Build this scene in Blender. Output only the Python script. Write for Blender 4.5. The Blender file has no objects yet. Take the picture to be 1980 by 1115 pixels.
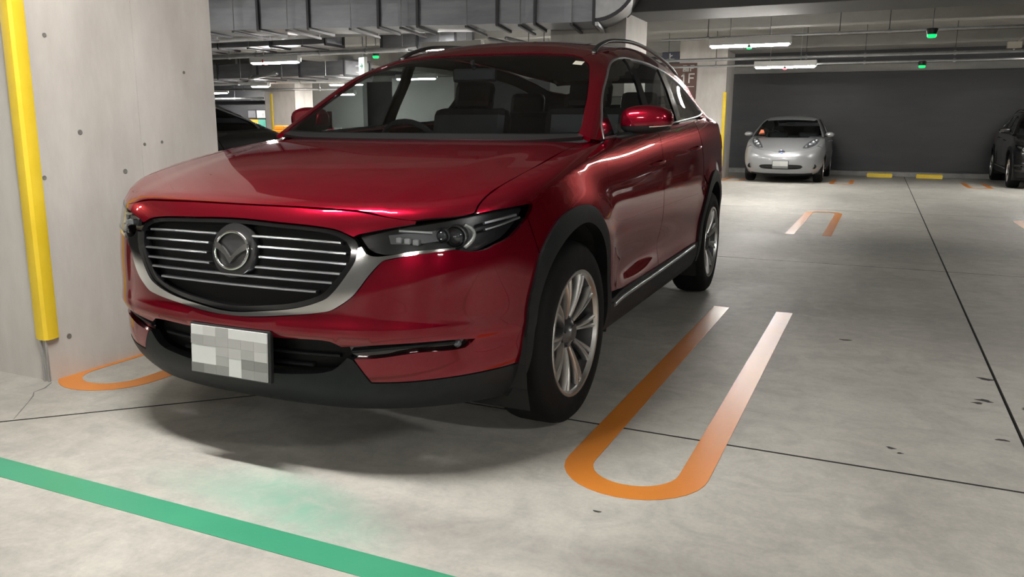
import bpy, bmesh, math, random
import numpy as np
from mathutils import Vector, Matrix
from mathutils.geometry import delaunay_2d_cdt
random.seed(3); rng = np.random.RandomState(5)
SC = bpy.context.scene
COL = SC.collection
R = math.radians

# ------------------------------------------------------------------ camera
cam_d = bpy.data.cameras.new('camera'); cam = bpy.data.objects.new('camera', cam_d); COL.objects.link(cam)
CAM = (1.9557, -2.9239, 1.155); YAW, PITCH, ROLL = -0.4253, 0.1954, 0.0063
fw = Vector((math.sin(YAW)*math.cos(PITCH), math.cos(YAW)*math.cos(PITCH), -math.sin(PITCH)))
rt = Vector((math.cos(YAW), -math.sin(YAW), 0)); up = rt.cross(fw)
r2 = rt*math.cos(ROLL)+up*math.sin(ROLL); u2 = up*math.cos(ROLL)-rt*math.sin(ROLL)
mw = Matrix((r2, u2, -fw)).transposed().to_4x4(); mw.translation = Vector(CAM); cam.matrix_world = mw
cam_d.sensor_fit = 'HORIZONTAL'; cam_d.sensor_width = 36; cam_d.lens = 1552.8/1980*36
cam_d.clip_start = .05; cam_d.clip_end = 200
SC.camera = cam
# ------------------------------------------------------------------ world, exposure
w = bpy.data.worlds.new('world'); SC.world = w; w.use_nodes = True
w.node_tree.nodes['Background'].inputs[0].default_value = (.6, .62, .65, 1)
w.node_tree.nodes['Background'].inputs[1].default_value = .05
SC.view_settings.view_transform = 'Standard'; SC.view_settings.look = 'None'
SC.view_settings.exposure = 0.0; SC.view_settings.gamma = 1; SC.view_settings.use_curve_mapping = False
LAMP_STRENGTH = 285.0
CY = SC.cycles
CY.max_bounces = 10; CY.diffuse_bounces = 5; CY.glossy_bounces = 5; CY.transparent_max_bounces = 12; CY.transmission_bounces = 8
CY.sample_clamp_indirect = 6; CY.caustics_reflective = False; CY.caustics_refractive = False
CY.use_denoising = True

# ------------------------------------------------------------------ materials
MATS = {}
def mat(name, col, rough=.5, metal=0., coat=0., spec=.5, emit=None, estr=0., coat_rough=.03):
    if name in MATS: return MATS[name]
    m = bpy.data.materials.new(name); m.use_nodes = True
    b = m.node_tree.nodes['Principled BSDF']
    b.inputs['Base Color'].default_value = (*col, 1); b.inputs['Roughness'].default_value = rough
    b.inputs['Metallic'].default_value = metal; b.inputs['Coat Weight'].default_value = coat
    b.inputs['Coat Roughness'].default_value = coat_rough
    b.inputs['Specular IOR Level'].default_value = spec
    if emit: b.inputs['Emission Color'].default_value = (*emit, 1); b.inputs['Emission Strength'].default_value = estr
    MATS[name] = m; return m
def nd(m, t, **kw):
    n = m.node_tree.nodes.new(t)
    for k, v in kw.items():
        if hasattr(n, k): setattr(n, k, v)
        else: n.inputs[k].default_value = v
    return n
def lk(m, a, b): m.node_tree.links.new(a, b)
def ramp(m, fac, stops):
    r = nd(m, 'ShaderNodeValToRGB'); e = r.color_ramp.elements
    e[0].position, e[0].color = stops[0][0], (*stops[0][1], 1)
    e[1].position, e[1].color = stops[-1][0], (*stops[-1][1], 1)
    for p, c in stops[1:-1]:
        x = e.new(p); x.color = (*c, 1)
    lk(m, fac, r.inputs[0]); return r.outputs[0]
def noisy(name, c1, c2, scale=3., rough=(.4, .6), stretch=(1, 1, 1), bump=0., detail=6., metal=0., coat=0., lo=.35, hi=.65, fine=0.):
    """procedural material: base colour and roughness follow an object-space noise"""
    if name in MATS: return MATS[name]
    m = mat(name, c1, rough[0], metal, coat); b = m.node_tree.nodes['Principled BSDF']
    tc = nd(m, 'ShaderNodeTexCoord'); mp = nd(m, 'ShaderNodeMapping'); mp.inputs['Scale'].default_value = stretch
    lk(m, tc.outputs['Object'], mp.inputs[0])
    n = nd(m, 'ShaderNodeTexNoise'); n.inputs['Scale'].default_value = scale; n.inputs['Detail'].default_value = detail
    n.inputs['Roughness'].default_value = .62
    lk(m, mp.outputs[0], n.inputs['Vector'])
    lk(m, ramp(m, n.outputs['Fac'], [(lo, c1), (hi, c2)]), b.inputs['Base Color'])
    mr = nd(m, 'ShaderNodeMapRange'); mr.inputs[1].default_value = .3; mr.inputs[2].default_value = .7
    mr.inputs[3].default_value = rough[0]; mr.inputs[4].default_value = rough[1]
    lk(m, n.outputs['Fac'], mr.inputs[0]); lk(m, mr.outputs[0], b.inputs['Roughness'])
    if bump:
        n2 = nd(m, 'ShaderNodeTexNoise'); n2.inputs['Scale'].default_value = scale*(fine or 6); n2.inputs['Detail'].default_value = 4
        lk(m, mp.outputs[0], n2.inputs['Vector'])
        bp = nd(m, 'ShaderNodeBump'); bp.inputs['Strength'].default_value = bump; bp.inputs['Distance'].default_value = .01
        lk(m, n2.outputs['Fac'], bp.inputs['Height']); lk(m, bp.outputs[0], b.inputs['Normal'])
    return m
def glass(name, tint, rough=0., reflect=1.5, haze=(.0, .0, .0)):
    if name in MATS: return MATS[name]
    m = bpy.data.materials.new(name); m.use_nodes = True; nt = m.node_tree; nt.nodes.clear()
    o = nd(m, 'ShaderNodeOutputMaterial'); tr = nd(m, 'ShaderNodeBsdfTransparent'); gl = nd(m, 'ShaderNodeBsdfGlossy')
    tr.inputs[0].default_value = (*tint, 1); gl.inputs['Roughness'].default_value = rough
    fr = nd(m, 'ShaderNodeFresnel'); ge = nd(m, 'ShaderNodeNewGeometry'); ir = nd(m, 'ShaderNodeMapRange'); ir.inputs[3].default_value = reflect; ir.inputs[4].default_value = 1/reflect
    lk(m, ge.outputs['Backfacing'], ir.inputs[0]); lk(m, ir.outputs[0], fr.inputs[0])   # same reflectance from both sides
    mx = nd(m, 'ShaderNodeMixShader'); lk(m, fr.outputs[0], mx.inputs[0]); lk(m, tr.outputs[0], mx.inputs[1]); lk(m, gl.outputs[0], mx.inputs[2])
    lk(m, mx.outputs[0], o.inputs[0]); MATS[name] = m; return m

# ------------------------------------------------------------------ object helpers
def link(o, parent=None):
    COL.objects.link(o)
    if parent is not None: o.parent = parent
    return o
def tag(o, label=None, cat=None, group=None, kind=None):
    if label: o['label'] = label
    if cat: o['category'] = cat
    if group: o['group'] = group
    if kind: o['kind'] = kind
    return o
def empty(name, loc=(0, 0, 0), rz=0., parent=None):
    o = bpy.data.objects.new(name, None); o.location = loc; o.rotation_euler = (0, 0, rz); o.empty_display_size = .1
    return link(o, parent)
def mesh_obj(name, V, F, m, parent=None, smooth=False, auto=None):
    me = bpy.data.meshes.new(name); me.from_pydata([tuple(map(float, v)) for v in V], [], [tuple(f) for f in F]); me.update()
    if m is not None: me.materials.append(m)
    if smooth: me.shade_smooth()
    if auto is not None: me.set_sharp_from_angle(angle=R(auto))
    return link(bpy.data.objects.new(name, me), parent)
class MB:
    """collects boxes, tubes, lathes and prisms into one mesh"""
    def __init__(s): s.V = []; s.F = []
    def add(s, V, F):
        n = len(s.V); s.V += [tuple(v) for v in V]; s.F += [tuple(i+n for i in f) for f in F]; return s
    def box(s, c, d, M=None, bev=0.):
        x, y, z = d[0]/2, d[1]/2, d[2]/2
        if bev <= 0:
            V = [(a*x, b*y, e*z) for a in (-1, 1) for b in (-1, 1) for e in (-1, 1)]
            F = [(0, 1, 3, 2), (4, 6, 7, 5), (0, 4, 5, 1), (2, 3, 7, 6), (0, 2, 6, 4), (1, 5, 7, 3)]
        else:
            bm = bmesh.new(); bmesh.ops.create_cube(bm, size=1); bmesh.ops.scale(bm, vec=d, verts=bm.verts)
            bmesh.ops.bevel(bm, geom=bm.edges[:], offset=bev, segments=2, affect='EDGES', profile=.5)
            bm.verts.index_update(); V = [tuple(v.co) for v in bm.verts]; F = [[v.index for v in f.verts] for f in bm.faces]; bm.free()
        if M is not None: V = [tuple(M @ Vector(v)) for v in V]
        return s.add([(v[0]+c[0], v[1]+c[1], v[2]+c[2]) for v in V], F)
    def tube(s, path, r, n=8, closed=False, cap=True, flat=1.0):
        P = [Vector(q) for q in path]; V = []; F = []; m = len(P)
        upv = Vector((0, 0, 1)); prev = None
        for i, q in enumerate(P):
            if closed: t = P[(i+1) % m]-P[i-1]
            else: t = P[min(i+1, m-1)]-P[max(i-1, 0)]
            t.normalize()
            if prev is None:
                a = upv if abs(t.z) < .9 else Vector((1, 0, 0))
                n1 = t.cross(a).normalized()
            else:
                n1 = (prev-t*prev.dot(t)).normalized()
            prev = n1; n2 = t.cross(n1)
            rr = r[i] if isinstance(r, (list, tuple)) else r
            for k in range(n):
                an = 2*math.pi*k/n; V.append(q+n1*math.cos(an)*rr+n2*math.sin(an)*rr*flat)
        L = m if closed else m-1
        for i in range(L):
            j = (i+1) % m
            for k in range(n): F.append((i*n+k, i*n+(k+1) % n, j*n+(k+1) % n, j*n+k))
        if cap and not closed:
            F.append(tuple(range(n-1, -1, -1))); F.append(tuple((m-1)*n+k for k in range(n)))
        return s.add(V, F)
    def lathe(s, prof, n=32, axis='x', c=(0, 0, 0)):
        """prof: list of (radius, offset along axis), open profile"""
        V = []; F = []; m = len(prof)
        for k in range(n):
            a = 2*math.pi*k/n
            for r, o in prof:
                p = {'x': (o, r*math.cos(a), r*math.sin(a)), 'y': (r*math.cos(a), o, r*math.sin(a)), 'z': (r*math.cos(a), r*math.sin(a), o)}[axis]
                V.append((p[0]+c[0], p[1]+c[1], p[2]+c[2]))
        for k in range(n):
            j = (k+1) % n
            for i in range(m-1): F.append((k*m+i, k*m+i+1, j*m+i+1, j*m+i))
        return s.add(V, F)
    def prism(s, poly, z0, z1, M=None):
        """flat polygon (x, y) extruded from z0 to z1"""
        n = len(poly); V = [(x, y, z0) for x, y in poly]+[(x, y, z1) for x, y in poly]
        F = [tuple(range(n-1, -1, -1)), tuple(range(n, 2*n))]+[(i, (i+1) % n, n+(i+1) % n, n+i) for i in range(n)]
        if M is not None: V = [tuple(M @ Vector(v)) for v in V]
        return s.add(V, F)
    def build(s, name, m, parent=None, smooth=False, auto=None):
        me = bpy.data.meshes.new(name); me.from_pydata(s.V, [], s.F); me.update()
        bm = bmesh.new(); bm.from_mesh(me); bmesh.ops.recalc_face_normals(bm, faces=bm.faces[:]); bm.to_mesh(me); bm.free()
        if m is not None: me.materials.append(m)
        if smooth: me.shade_smooth()
        if auto is not None: me.shade_smooth(); me.set_sharp_from_angle(angle=R(auto))
        return link(bpy.data.objects.new(name, me), parent)
def copy_tree(o, parent=None):
    c = o.copy(); COL.objects.link(c); c.parent = parent
    for ch in [k for k in bpy.data.objects if k.parent is o]: copy_tree(ch, c)
    return c

# ================================================================== the setting
def floor_mat():
    m = noisy('floor concrete', (.43, .415, .38), (.57, .555, .51), 1.1, (.50, .66), (1, .55, 1), .06, 8, fine=22)
    b = m.node_tree.nodes['Principled BSDF']; src = b.inputs['Base Color'].links[0].from_socket
    tc = nd(m, 'ShaderNodeTexCoord')
    # long trowel streaks
    mp = nd(m, 'ShaderNodeMapping'); mp.inputs['Scale'].default_value = (.55, 4., 1); lk(m, tc.outputs['Object'], mp.inputs[0])
    n1 = nd(m, 'ShaderNodeTexNoise'); n1.inputs['Scale'].default_value = 2.2; n1.inputs['Detail'].default_value = 9; n1.inputs['Roughness'].default_value = .7
    n1.inputs['Distortion'].default_value = .6
    lk(m, mp.outputs[0], n1.inputs['Vector'])
    st = ramp(m, n1.outputs['Fac'], [(.3, (.72, .72, .73)), (.6, (1, 1, 1))])
    mx = nd(m, 'ShaderNodeMix', data_type='RGBA', blend_type='MULTIPLY'); mx.inputs[0].default_value = .4
    lk(m, src, mx.inputs[6]); lk(m, st, mx.inputs[7]); col = mx.outputs[2]
    # mottling and fine dirt
    for sc_, lo_, dk, dist in ((4.5, .36, .84, 1.2), (17., .34, .90, .4), (70., .36, .92, 0)):
        n3 = nd(m, 'ShaderNodeTexNoise'); n3.inputs['Scale'].default_value = sc_; n3.inputs['Detail'].default_value = 6; n3.inputs['Roughness'].default_value = .65; n3.inputs['Distortion'].default_value = dist
        lk(m, tc.outputs['Object'], n3.inputs['Vector'])
        mx = nd(m, 'ShaderNodeMix', data_type='RGBA', blend_type='MULTIPLY'); mx.inputs[0].default_value = 1
        lk(m, col, mx.inputs[6]); lk(m, ramp(m, n3.outputs['Fac'], [(lo_, (dk, dk, dk*1.01)), (.58, (1, 1, 1))]), mx.inputs[7]); col = mx.outputs[2]
    # green paint smear left beside the green line
    def blob(cx, cy, sx, sy, rot):
        mp2 = nd(m, 'ShaderNodeMapping', vector_type='TEXTURE'); mp2.inputs['Location'].default_value = (cx, cy, 0)
        mp2.inputs['Rotation'].default_value = (0, 0, rot); mp2.inputs['Scale'].default_value = (sx, sy, 1); lk(m, tc.outputs['Object'], mp2.inputs[0])
        g = nd(m, 'ShaderNodeTexGradient', gradient_type='SPHERICAL'); lk(m, mp2.outputs[0], g.inputs[0])
        return g.outputs['Fac']
    n2 = nd(m, 'ShaderNodeTexNoise'); n2.inputs['Scale'].default_value = 9; n2.inputs['Detail'].default_value = 7; n2.inputs['Distortion'].default_value = 1.5
    lk(m, tc.outputs['Object'], n2.inputs['Vector'])
    for cx, cy, sx, sy, rot, colr, stg in ((.38, -1.07, .5, .19, -.25, (.20, .47, .35), .95), (.10, -1.10, .45, .13, -.1, (.30, .47, .38), .6),
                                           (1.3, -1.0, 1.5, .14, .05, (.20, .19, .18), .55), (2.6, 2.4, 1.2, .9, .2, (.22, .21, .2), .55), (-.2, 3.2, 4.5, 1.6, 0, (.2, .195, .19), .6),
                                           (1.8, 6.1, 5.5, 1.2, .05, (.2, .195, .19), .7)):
        f = blob(cx, cy, sx, sy, rot)
        mu = nd(m, 'ShaderNodeMath', operation='MULTIPLY'); lk(m, f, mu.inputs[0]); lk(m, n2.outputs['Fac'], mu.inputs[1])
        m2 = nd(m, 'ShaderNodeMath', operation='MULTIPLY', use_clamp=True); lk(m, mu.outputs[0], m2.inputs[0]); m2.inputs[1].default_value = stg*1.6
        mx = nd(m, 'ShaderNodeMix', data_type='RGBA'); lk(m, m2.outputs[0], mx.inputs[0]); lk(m, col, mx.inputs[6]); mx.inputs[7].default_value = (*colr, 1)
        col = mx.outputs[2]
    lk(m, col, b.inputs['Base Color'])
    return m
M_FLOOR = floor_mat()
M_GROOVE = mat('joint filler', (.035, .033, .03), .8)
M_CONC = noisy('pillar concrete', (.45, .425, .40), (.60, .575, .55), 2.4, (.6, .75), (1, 1, .35), .12, 8, fine=14)
M_BEAM = noisy('beam concrete', (.25, .247, .238), (.37, .363, .345), 1.2, (.65, .8), (.4, 1, 1), .1, 6, fine=12)
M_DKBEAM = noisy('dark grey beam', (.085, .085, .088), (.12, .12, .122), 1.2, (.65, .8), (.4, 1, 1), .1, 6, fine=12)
M_SLAB = noisy('ceiling concrete', (.29, .287, .275), (.43, .423, .40), .8, (.7, .85), (1, 1, 1), .08, 6)
M_WALL = noisy('dark wall panel', (.028, .030, .036), (.055, .056, .060), .7, (.42, .6), (.35, 1, 1.6), .05, 7, fine=10)
M_WALL2 = noisy('grey wall', (.20, .20, .20), (.28, .28, .275), .8, (.6, .7), (1, 1, 1), 0)
M_CURB = noisy('curb concrete', (.22, .22, .22), (.34, .33, .32), 3, (.6, .7))
M_YEL = noisy('yellow guard', (.78, .55, .025), (.86, .62, .04), 5, (.42, .55))
M_ORANGE = noisy('orange road paint', (.64, .215, .03), (.69, .245, .04), 3, (.30, .38), (1, 1, 1), .03, fine=30)
M_GREEN = noisy('green road paint', (.05, .31, .18), (.06, .345, .20), 3, (.33, .38), (1, 1, 1), .03, fine=30)
M_STEEL = noisy('galvanised steel', (.42, .43, .45), (.56, .57, .58), 5, (.3, .45), (1, 1, 1), 0, metal=.85)
M_DUCT = noisy('galvanised duct sheet', (.27, .28, .31), (.36, .37, .40), 2.5, (.38, .52), (.6, 1, 3), .04, metal=.7, fine=3)
M_DARKSTEEL = mat('dark steel', (.10, .10, .11), .5, .6)
M_WHITE = mat('white enamel', (.75, .75, .73), .4)
M_BLACKP = mat('black plastic', (.012, .012, .013), .45)
M_TUBE = mat('lit tube', (1, 1, 1), .5, emit=(1, .965, .90), estr=LAMP_STRENGTH)
M_GREENLED = mat('green led', (.02, .3, .1), .4, emit=(.0, .85, .16), estr=1.5)
M_REDLED = mat('red led', (.3, .02, .02), .4, emit=(1, .08, .1), estr=3.)

def inset(poly, g):
    out = []; n = len(poly); A = sum(poly[i][0]*poly[(i+1) % n][1]-poly[(i+1) % n][0]*poly[i][1] for i in range(n)); s = 1 if A > 0 else -1
    for i in range(n):
        p0, p1, p2 = Vector(poly[i-1]), Vector(poly[i]), Vector(poly[(i+1) % n])
        e1 = (p1-p0).normalized(); e2 = (p2-p1).normalized(); n1 = Vector((-e1.y, e1.x))*s; n2 = Vector((-e2.y, e2.x))*s
        b = (n1+n2); k = b.dot(n1); out.append(tuple(p1+b*(g/max(k, .3))))
    return out
floor = MB().box((-6, 3, -.06), (52, 40, .1)).build('floor', M_GROOVE); tag(floor, kind='structure')
X0, X1, XR = -31, 2.54, 19
slabs = [[(-.15, 0), (2.54, 0), (2.54, -16), (-16.15, -16)],
         [(-.15, 0), (-16.15, -16), (X0, -16), (X0, 4.67), (2.54, 4.67), (2.54, 0)],
         [(X1, -16), (XR, -16), (XR, 0), (X1, 0)], [(X1, 0), (XR, 0), (XR, 4.67), (X1, 4.67)],
         [(X0, 4.67), (X1, 4.67), (X1, 10), (X0, 10)], [(X1, 4.67), (XR, 4.67), (XR, 10), (X1, 10)],
         [(X0, 10), (X1, 10), (X1, 22), (X0, 22)], [(X1, 10), (XR, 10), (XR, 13.1), (X1, 13.1)], [(X1, 13.1), (XR, 13.1), (XR, 22), (X1, 22)]]
for s in slabs:
    o = MB().prism(inset(s, .0065), -.012, 0).build('floor_slab', M_FLOOR, floor); o.data.materials.append(M_GROOVE)
    for f in o.data.polygons: f.material_index = 0 if f.normal.z > .5 else 1
def flat_mark(poly, name, m, label, z=.0016):
    o = MB().prism(poly, .0002, z).build(name, m, floor); o['label'] = label; return o
def hairpin(xc, ye, ys, label):
    """U-shaped bay line, 0.1 m wide; round end at ye, open end at ys"""
    d = 1 if ye > ys else -1; cy = ye-d*.25; o = []; i_ = []
    for k in range(17):
        a = math.pi*k/16; o.append((xc-.25*math.cos(a), cy+d*.25*math.sin(a))); i_.append((xc-.15*math.cos(a), cy+d*.15*math.sin(a)))
    V = [(xc-.25, ys)]+o+[(xc+.25, ys)]; W_ = [(xc-.15, ys)]+i_+[(xc+.15, ys)]
    n = len(V); vv = []; ff = []
    for z in (.0002, .0016): vv += [(x, y, z) for x, y in V]+[(x, y, z) for x, y in W_]
    for i in range(n-1):
        ff.append((2*n+i, 2*n+i+1, 3*n+i+1, 3*n+i)); ff.append((i, i+1, 2*n+i+1, 2*n+i)); ff.append((n+i, n+i+1, 3*n+i+1, 3*n+i))
    ff += [(0, n, 3*n, 2*n), (n-1, 2*n-1, 4*n-1, 3*n-1)]
    o = MB().add(vv, ff).build('bay_marking', M_ORANGE, floor); o['label'] = label; return o
hairpin(1.27, -.6, 2.44, 'orange U-shaped bay line beside the red car')
hairpin(-1.27, -.6, 2.44, 'orange U-shaped bay line at the foot of the pillar')
hairpin(1.27, 9.7, 6.72, 'orange U-shaped bay line further back')
hairpin(3.87, 9.7, 6.72, 'orange U-shaped bay line at the right edge')
for x in (-1.25, 1.17, 3.92): hairpin(x, 16.5, 18.5, 'small far orange bay line')
flat_mark([(-9, -1.335), (9, -1.335), (9, -1.23), (-9, -1.23)], 'green_line', M_GREEN, 'green line painted across the front')
# hairline crack running from the pillar corner
pts = [(-1.43, -.575), (-1.385, -.64), (-1.375, -.70), (-1.33, -.735), (-1.27, -.80), (-1.2, -.88), (-1.13, -.96)]
V = []; F = []
for i, (x, y) in enumerate(pts):
    ww = .006*(1-.09*i)*(1 if i % 2 else .55); V += [(x-ww, y, .0006), (x+ww, y, .0006)]
    if i: F.append((2*i-2, 2*i-1, 2*i+1, 2*i))
mesh_obj('crack', V, F, mat('crack grey', (.17, .165, .16), .9), floor)
for i, (x, y, s) in enumerate(((1.25, -.72, .012), (2.08, .23, .015), (2.11, .19, .01), (2.47, .5, .022), (2.46, 1.0, .03), (2.43, .95, .02), (1.86, 1.86, .03), (2.5, 1.36, .035), (2.62, .95, .03))):
    poly = [(x+s*(1+.5*math.sin(3*a+i))*math.cos(a), y+s*.6*(1+.4*math.cos(2*a+i*2))*math.sin(a)) for a in [k*math.pi/5 for k in range(10)]]
    flat_mark(poly, 'oil_spot', M_GROOVE, 'dark spot on the concrete', .0008)

WY = 20.95
wall = MB().box((-6, WY+.1, 1.7), (50, .2, 3.4)).build('wall_back', M_WALL); tag(wall, kind='structure')
b = MB().box((-6, WY-.12, 2.80), (50, .24, .19), bev=.01).build('wall_beam', M_BEAM, wall); b['label'] = 'light concrete ledge running along the dark wall'
base = MB().box((-6, WY-.14, .06), (50, .28, .12), bev=.01).build('baseboard_back', M_CURB); tag(base, kind='structure')
for nm, c, d in (('wall_left', (-29, 3.5, 1.7), (.2, 35, 3.4)), ('wall_right', (17, 3.5, 1.7), (.2, 35, 3.4)), ('wall_front', (-6, -15.5, 1.7), (46, .2, 3.4))):
    tag(MB().box(c, d).build(nm, M_WALL if nm == 'wall_right' else M_WALL2), kind='structure')
ceil = MB().box((-6, 2.7, 3.42), (50, 38, .24)).build('ceiling', M_SLAB); tag(ceil, kind='structure')
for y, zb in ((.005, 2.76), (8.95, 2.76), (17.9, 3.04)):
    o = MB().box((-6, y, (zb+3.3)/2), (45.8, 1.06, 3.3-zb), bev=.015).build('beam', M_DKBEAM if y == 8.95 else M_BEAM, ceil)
for y in (4.6, 13.2):
    MB().box((-6, y, 3.17), (45.8, .35, .27), bev=.015).build('beam', M_BEAM, ceil)
for x in (-10.7, 8.6):
    MB().box((x, 3.5, 3.04), (.6, 33, .52), bev=.015).build('beam', M_BEAM, ceil)

# ---- pillars
def pillar(x0, x1, y0, y1, label, h=3.3):
    b = MB(); ym = y0+(y1-y0)*.54
    b.box(((x0+x1)/2, (y0+ym)/2-.0006, h/2), (x1-x0, ym-y0-.0012, h))
    b.box(((x0+x1)/2, (ym+y1)/2+.0006, h/2), (x1-x0, y1-ym-.0012, h))
    b.box(((x0+x1)/2, (y0+y1)/2, h/2), (x1-x0-.012, y1-y0-.012, h))
    o = b.build('pillar', M_CONC); tag(o, label, kind='structure'); return o
def guard(p, x, y, z0, z1, label):
    poly = [(x-.055, y-.002), (x-.055, y-.014), (x-.016, y-.024), (x+.010, y-.022), (x+.022, y-.010), (x+.024, y+.014), (x+.014, y+.050), (x+.002, y+.050), (x+.002, y-.002)]
    o = MB().prism(poly, z0, z1).build('corner_guard', M_YEL, p, auto=40); o['label'] = label; return o
P1 = pillar(-2.58, -1.45, -.56, .57, 'large concrete pillar beside the front of the red car')
guard(P1, -1.45, -.56, .2, 2.3, 'yellow corner guard strip')
MB().tube([(-1.475, -.573, .0), (-1.475, -.573, .2)], .006, 6).tube([(-1.45, -.57, .0), (-1.445, -.57, .2)], .006, 6).build('guard_strip', M_CURB, P1)
for y, z, r in ((-.29, 1.13, .012), (-.06, .94, .012), (.07, 1.07, .008), (.18, 1.08, .008), (.36, 1.44, .008), (-.49, .93, .010), (-.45, .19, .012), (-.42, 1.55, .01)):
    MB().lathe([(r, 0), (r, .003), (r*.85, .004), (0.0005, .002)], 12, 'x', (-1.4505, y, z)).build('tie_hole', mat('tie hole grey', (.16, .155, .145), .8), P1)
P2 = pillar(-2.58, -1.45, 8.4, 9.5, 'concrete pillar rising behind the roof of the red car')
P3 = pillar(-2.75, -1.60, 17.35, 18.4, 'concrete pillar with brown floor sign beside the silver car')
guard(P3, -1.60, 17.35, .3, 2.07, 'yellow corner guard strip')
P4 = pillar(-15.75, -14.57, 17.35, 18.2, 'pale concrete pillar far left beyond the hood')
guard(P4, -15.47, 17.35, .3, 2.2, 'yellow corner guard strip')

# ---- far grey wall beyond the pale pillar
for xc_, wd_ in ((-15.6, 3.4), (-11.6, 2.3)): tag(MB().box((xc_, 20.1, 1.38), (wd_, .25, 2.76)).build('wall_stair', noisy('pale wall', (.44, .44, .43), (.52, .52, .50), 1, (.6, .7))), kind='structure')

# ---- lamps
def lamp(x, y, label, z=2.5, n=1.17, led=None, group=None, cord=True):
    t = empty('tube_lamp', (x, y, z)); tag(t, label, 'lamp', group)
    b = MB().box((0, 0, .058), (n+.06, .13, .045), bev=.008)
    for sx in (-n/2-.018, n/2+.018): b.box((sx, 0, .003), (.024, .10, .10), bev=.006)
    for sy in (-.062, .062): b.box((0, sy, .005), (n+.06, .006, .075))
    b.build('housing', M_WHITE, t)
    MB().lathe([(.0005, -n/2), (.036, -n/2+.004), (.040, -n/2+.02), (.040, n/2-.02), (.036, n/2-.004), (.0005, n/2)], 16, 'x', (0, 0, -.028)).build('tube', M_TUBE, t, smooth=True)
    if cord:
        for sx in (-.3, .3): MB().tube([(sx, 0, .08), (sx, 0, (2.76 if abs(y-8.95) < .55 else 3.04 if abs(y-17.9) < .56 else 3.3)-z)], .006, 6).build('hanger_rod', M_STEEL, t)
    if led:
        MB().lathe([(.044, .0), (.045, -.05), (.04, -.075)], 12, 'z').build('sensor_body', M_BLACKP, t, smooth=True)
        MB().lathe([(.042, -.076), (.038, -.09), (.02, -.10), (.0005, -.103)], 12, 'z').build('sensor_led', led, t, smooth=True)
    return t
lamp(-.06, 10.4, 'lit tube lamp with a green sensor under its middle, nearer of two on the right', led=M_GREENLED)
lamp(-.02, 15.05, 'lit tube lamp with a red sensor below, above the silver car', led=M_REDLED)
lamp(-9.45, 10.5, 'bright tube lamp with a red strap across it, upper left beyond the pillar')
lamp(-13.07, 17.93, 'lit tube lamp between the exit sign and the red car windscreen')
lamp(-14.05, 15.25, 'short bright lamp above the pale far pillar', n=.55, z=2.33)
lamp(-19.9, 19.5, 'bright lamp hard against the edge of the big pillar, lowest on the left', z=2.4)
lamp(-11.8, 16.2, 'small round-looking lamp under the lit tube lamp near the windscreen', z=2.13, n=.45)
lamp(-9.5, 16.1, 'tube lamp seen through the windows of the red car')
lamp(-5.3, 10.4, 'lit tube lamp peeping over the roof line of the red car', z=2.63)
for x, y in ((0, -1.26), (4.9, -1.26), (-6.8, -1.26), (-10, -1.26), (0, -8.6), (5.05, -8.6), (-5.05, -8.6), (-10.1, -8.6), (10.1, -8.6), (5.05, 15.05), (-5, 15.05)):  # unseen lamps on inferred rows; front-right one added, rear row moved for fill
    lamp(x, y, 'unseen ceiling tube lamp outside the picture, one of a set partly added for fill', group='tube lamps outside the picture')
o = MB().box((0, 0, 0), (.03, .14, .10), bev=.004).build('lamp_strap', mat('red strap', (.6, .05, .05), .5)); o.location = (-9.72, 10.5, 2.475)
tag(o, 'small red strap wrapped around the upper left tube lamp', 'strap')

# ---- occupancy sensors
def sensor(x, y, z, label, top):
    t = empty('bay_sensor', (x, y, z)); tag(t, label, 'sensor')
    MB().lathe([(.0005, .07), (.075, .07), (.08, .055), (.065, .0), (.06, -.03), (.0005, -.03)], 16, 'z').build('sensor_body', M_BLACKP, t, auto=40)
    MB().lathe([(.063, -.005), (.063, -.035), (.05, -.055), (.0005, -.06)], 16, 'z').build('sensor_led', M_GREENLED, t, smooth=True)
    MB().tube([(0, 0, .07), (0, 0, top-z)], .009, 6).build('stem', M_STEEL, t)
sensor(2.46, 10.4, 2.53, 'green lit bay sensor on a dark cap, upper of the two on the right', 3.3)
sensor(2.53, 15.3, 2.45, 'glowing green bay sensor under the pair of pipes', 2.52)
sensor(-7.35, 11.0, 2.58, 'green lit bay sensor above the exit sign', 3.3)

# ---- pipe racks
def pipe(p0, p1, r, label, rods=(), top=3.3, name='conduit_pipe', m=None, clamps=True):
    t = empty(name, p0); tag(t, label, 'pipe')
    q = Vector(p1)-Vector(p0)
    MB().tube([(0, 0, 0), q], r, 10).build('tube', m or M_STEEL, t, smooth=True)
    for k in rods:
        c = q*k
        MB().tube([c+Vector((0, 0, r)), c+Vector((0, 0, top-p0[2]))], .007, 6).build('hanger_rod', M_DARKSTEEL, t)
        if clamps: MB().lathe([(r+.002, -.02), (r+.012, -.02), (r+.012, .02), (r+.002, .02)], 10, 'x', tuple(c)).build('clamp', M_STEEL, t)
pipe((-7, 15.28, 2.665), (9, 15.28, 2.665), .034, 'thick upper pipe of the pair crossing in front of the dark wall', (.28, .345, .46, .53, .63, .705, .8))
pipe((-7, 15.28, 2.525), (9, 15.28, 2.525), .024, 'thin lower pipe of the pair crossing in front of the dark wall', (.345, .46, .53, .63), 2.64)
pipe((-1.45, 10.4, 2.59), (6, 10.4, 2.59), .018, 'thin conduit holding the nearer right lamp', (.1, .36, .45, .7, .86))
pipe((-15.5, 10.62, 2.63), (-6.4, 10.62, 2.63), .05, 'grey cable trunking above the upper left lamp', (.45, .52, .6, .78, .9))
pipe((-3.62, 8.5, 2.5), (-3.62, 16, 2.5), .03, 'left of two shiny pipes running back above the roof of the red car', (.2, .5, .8))
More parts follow.
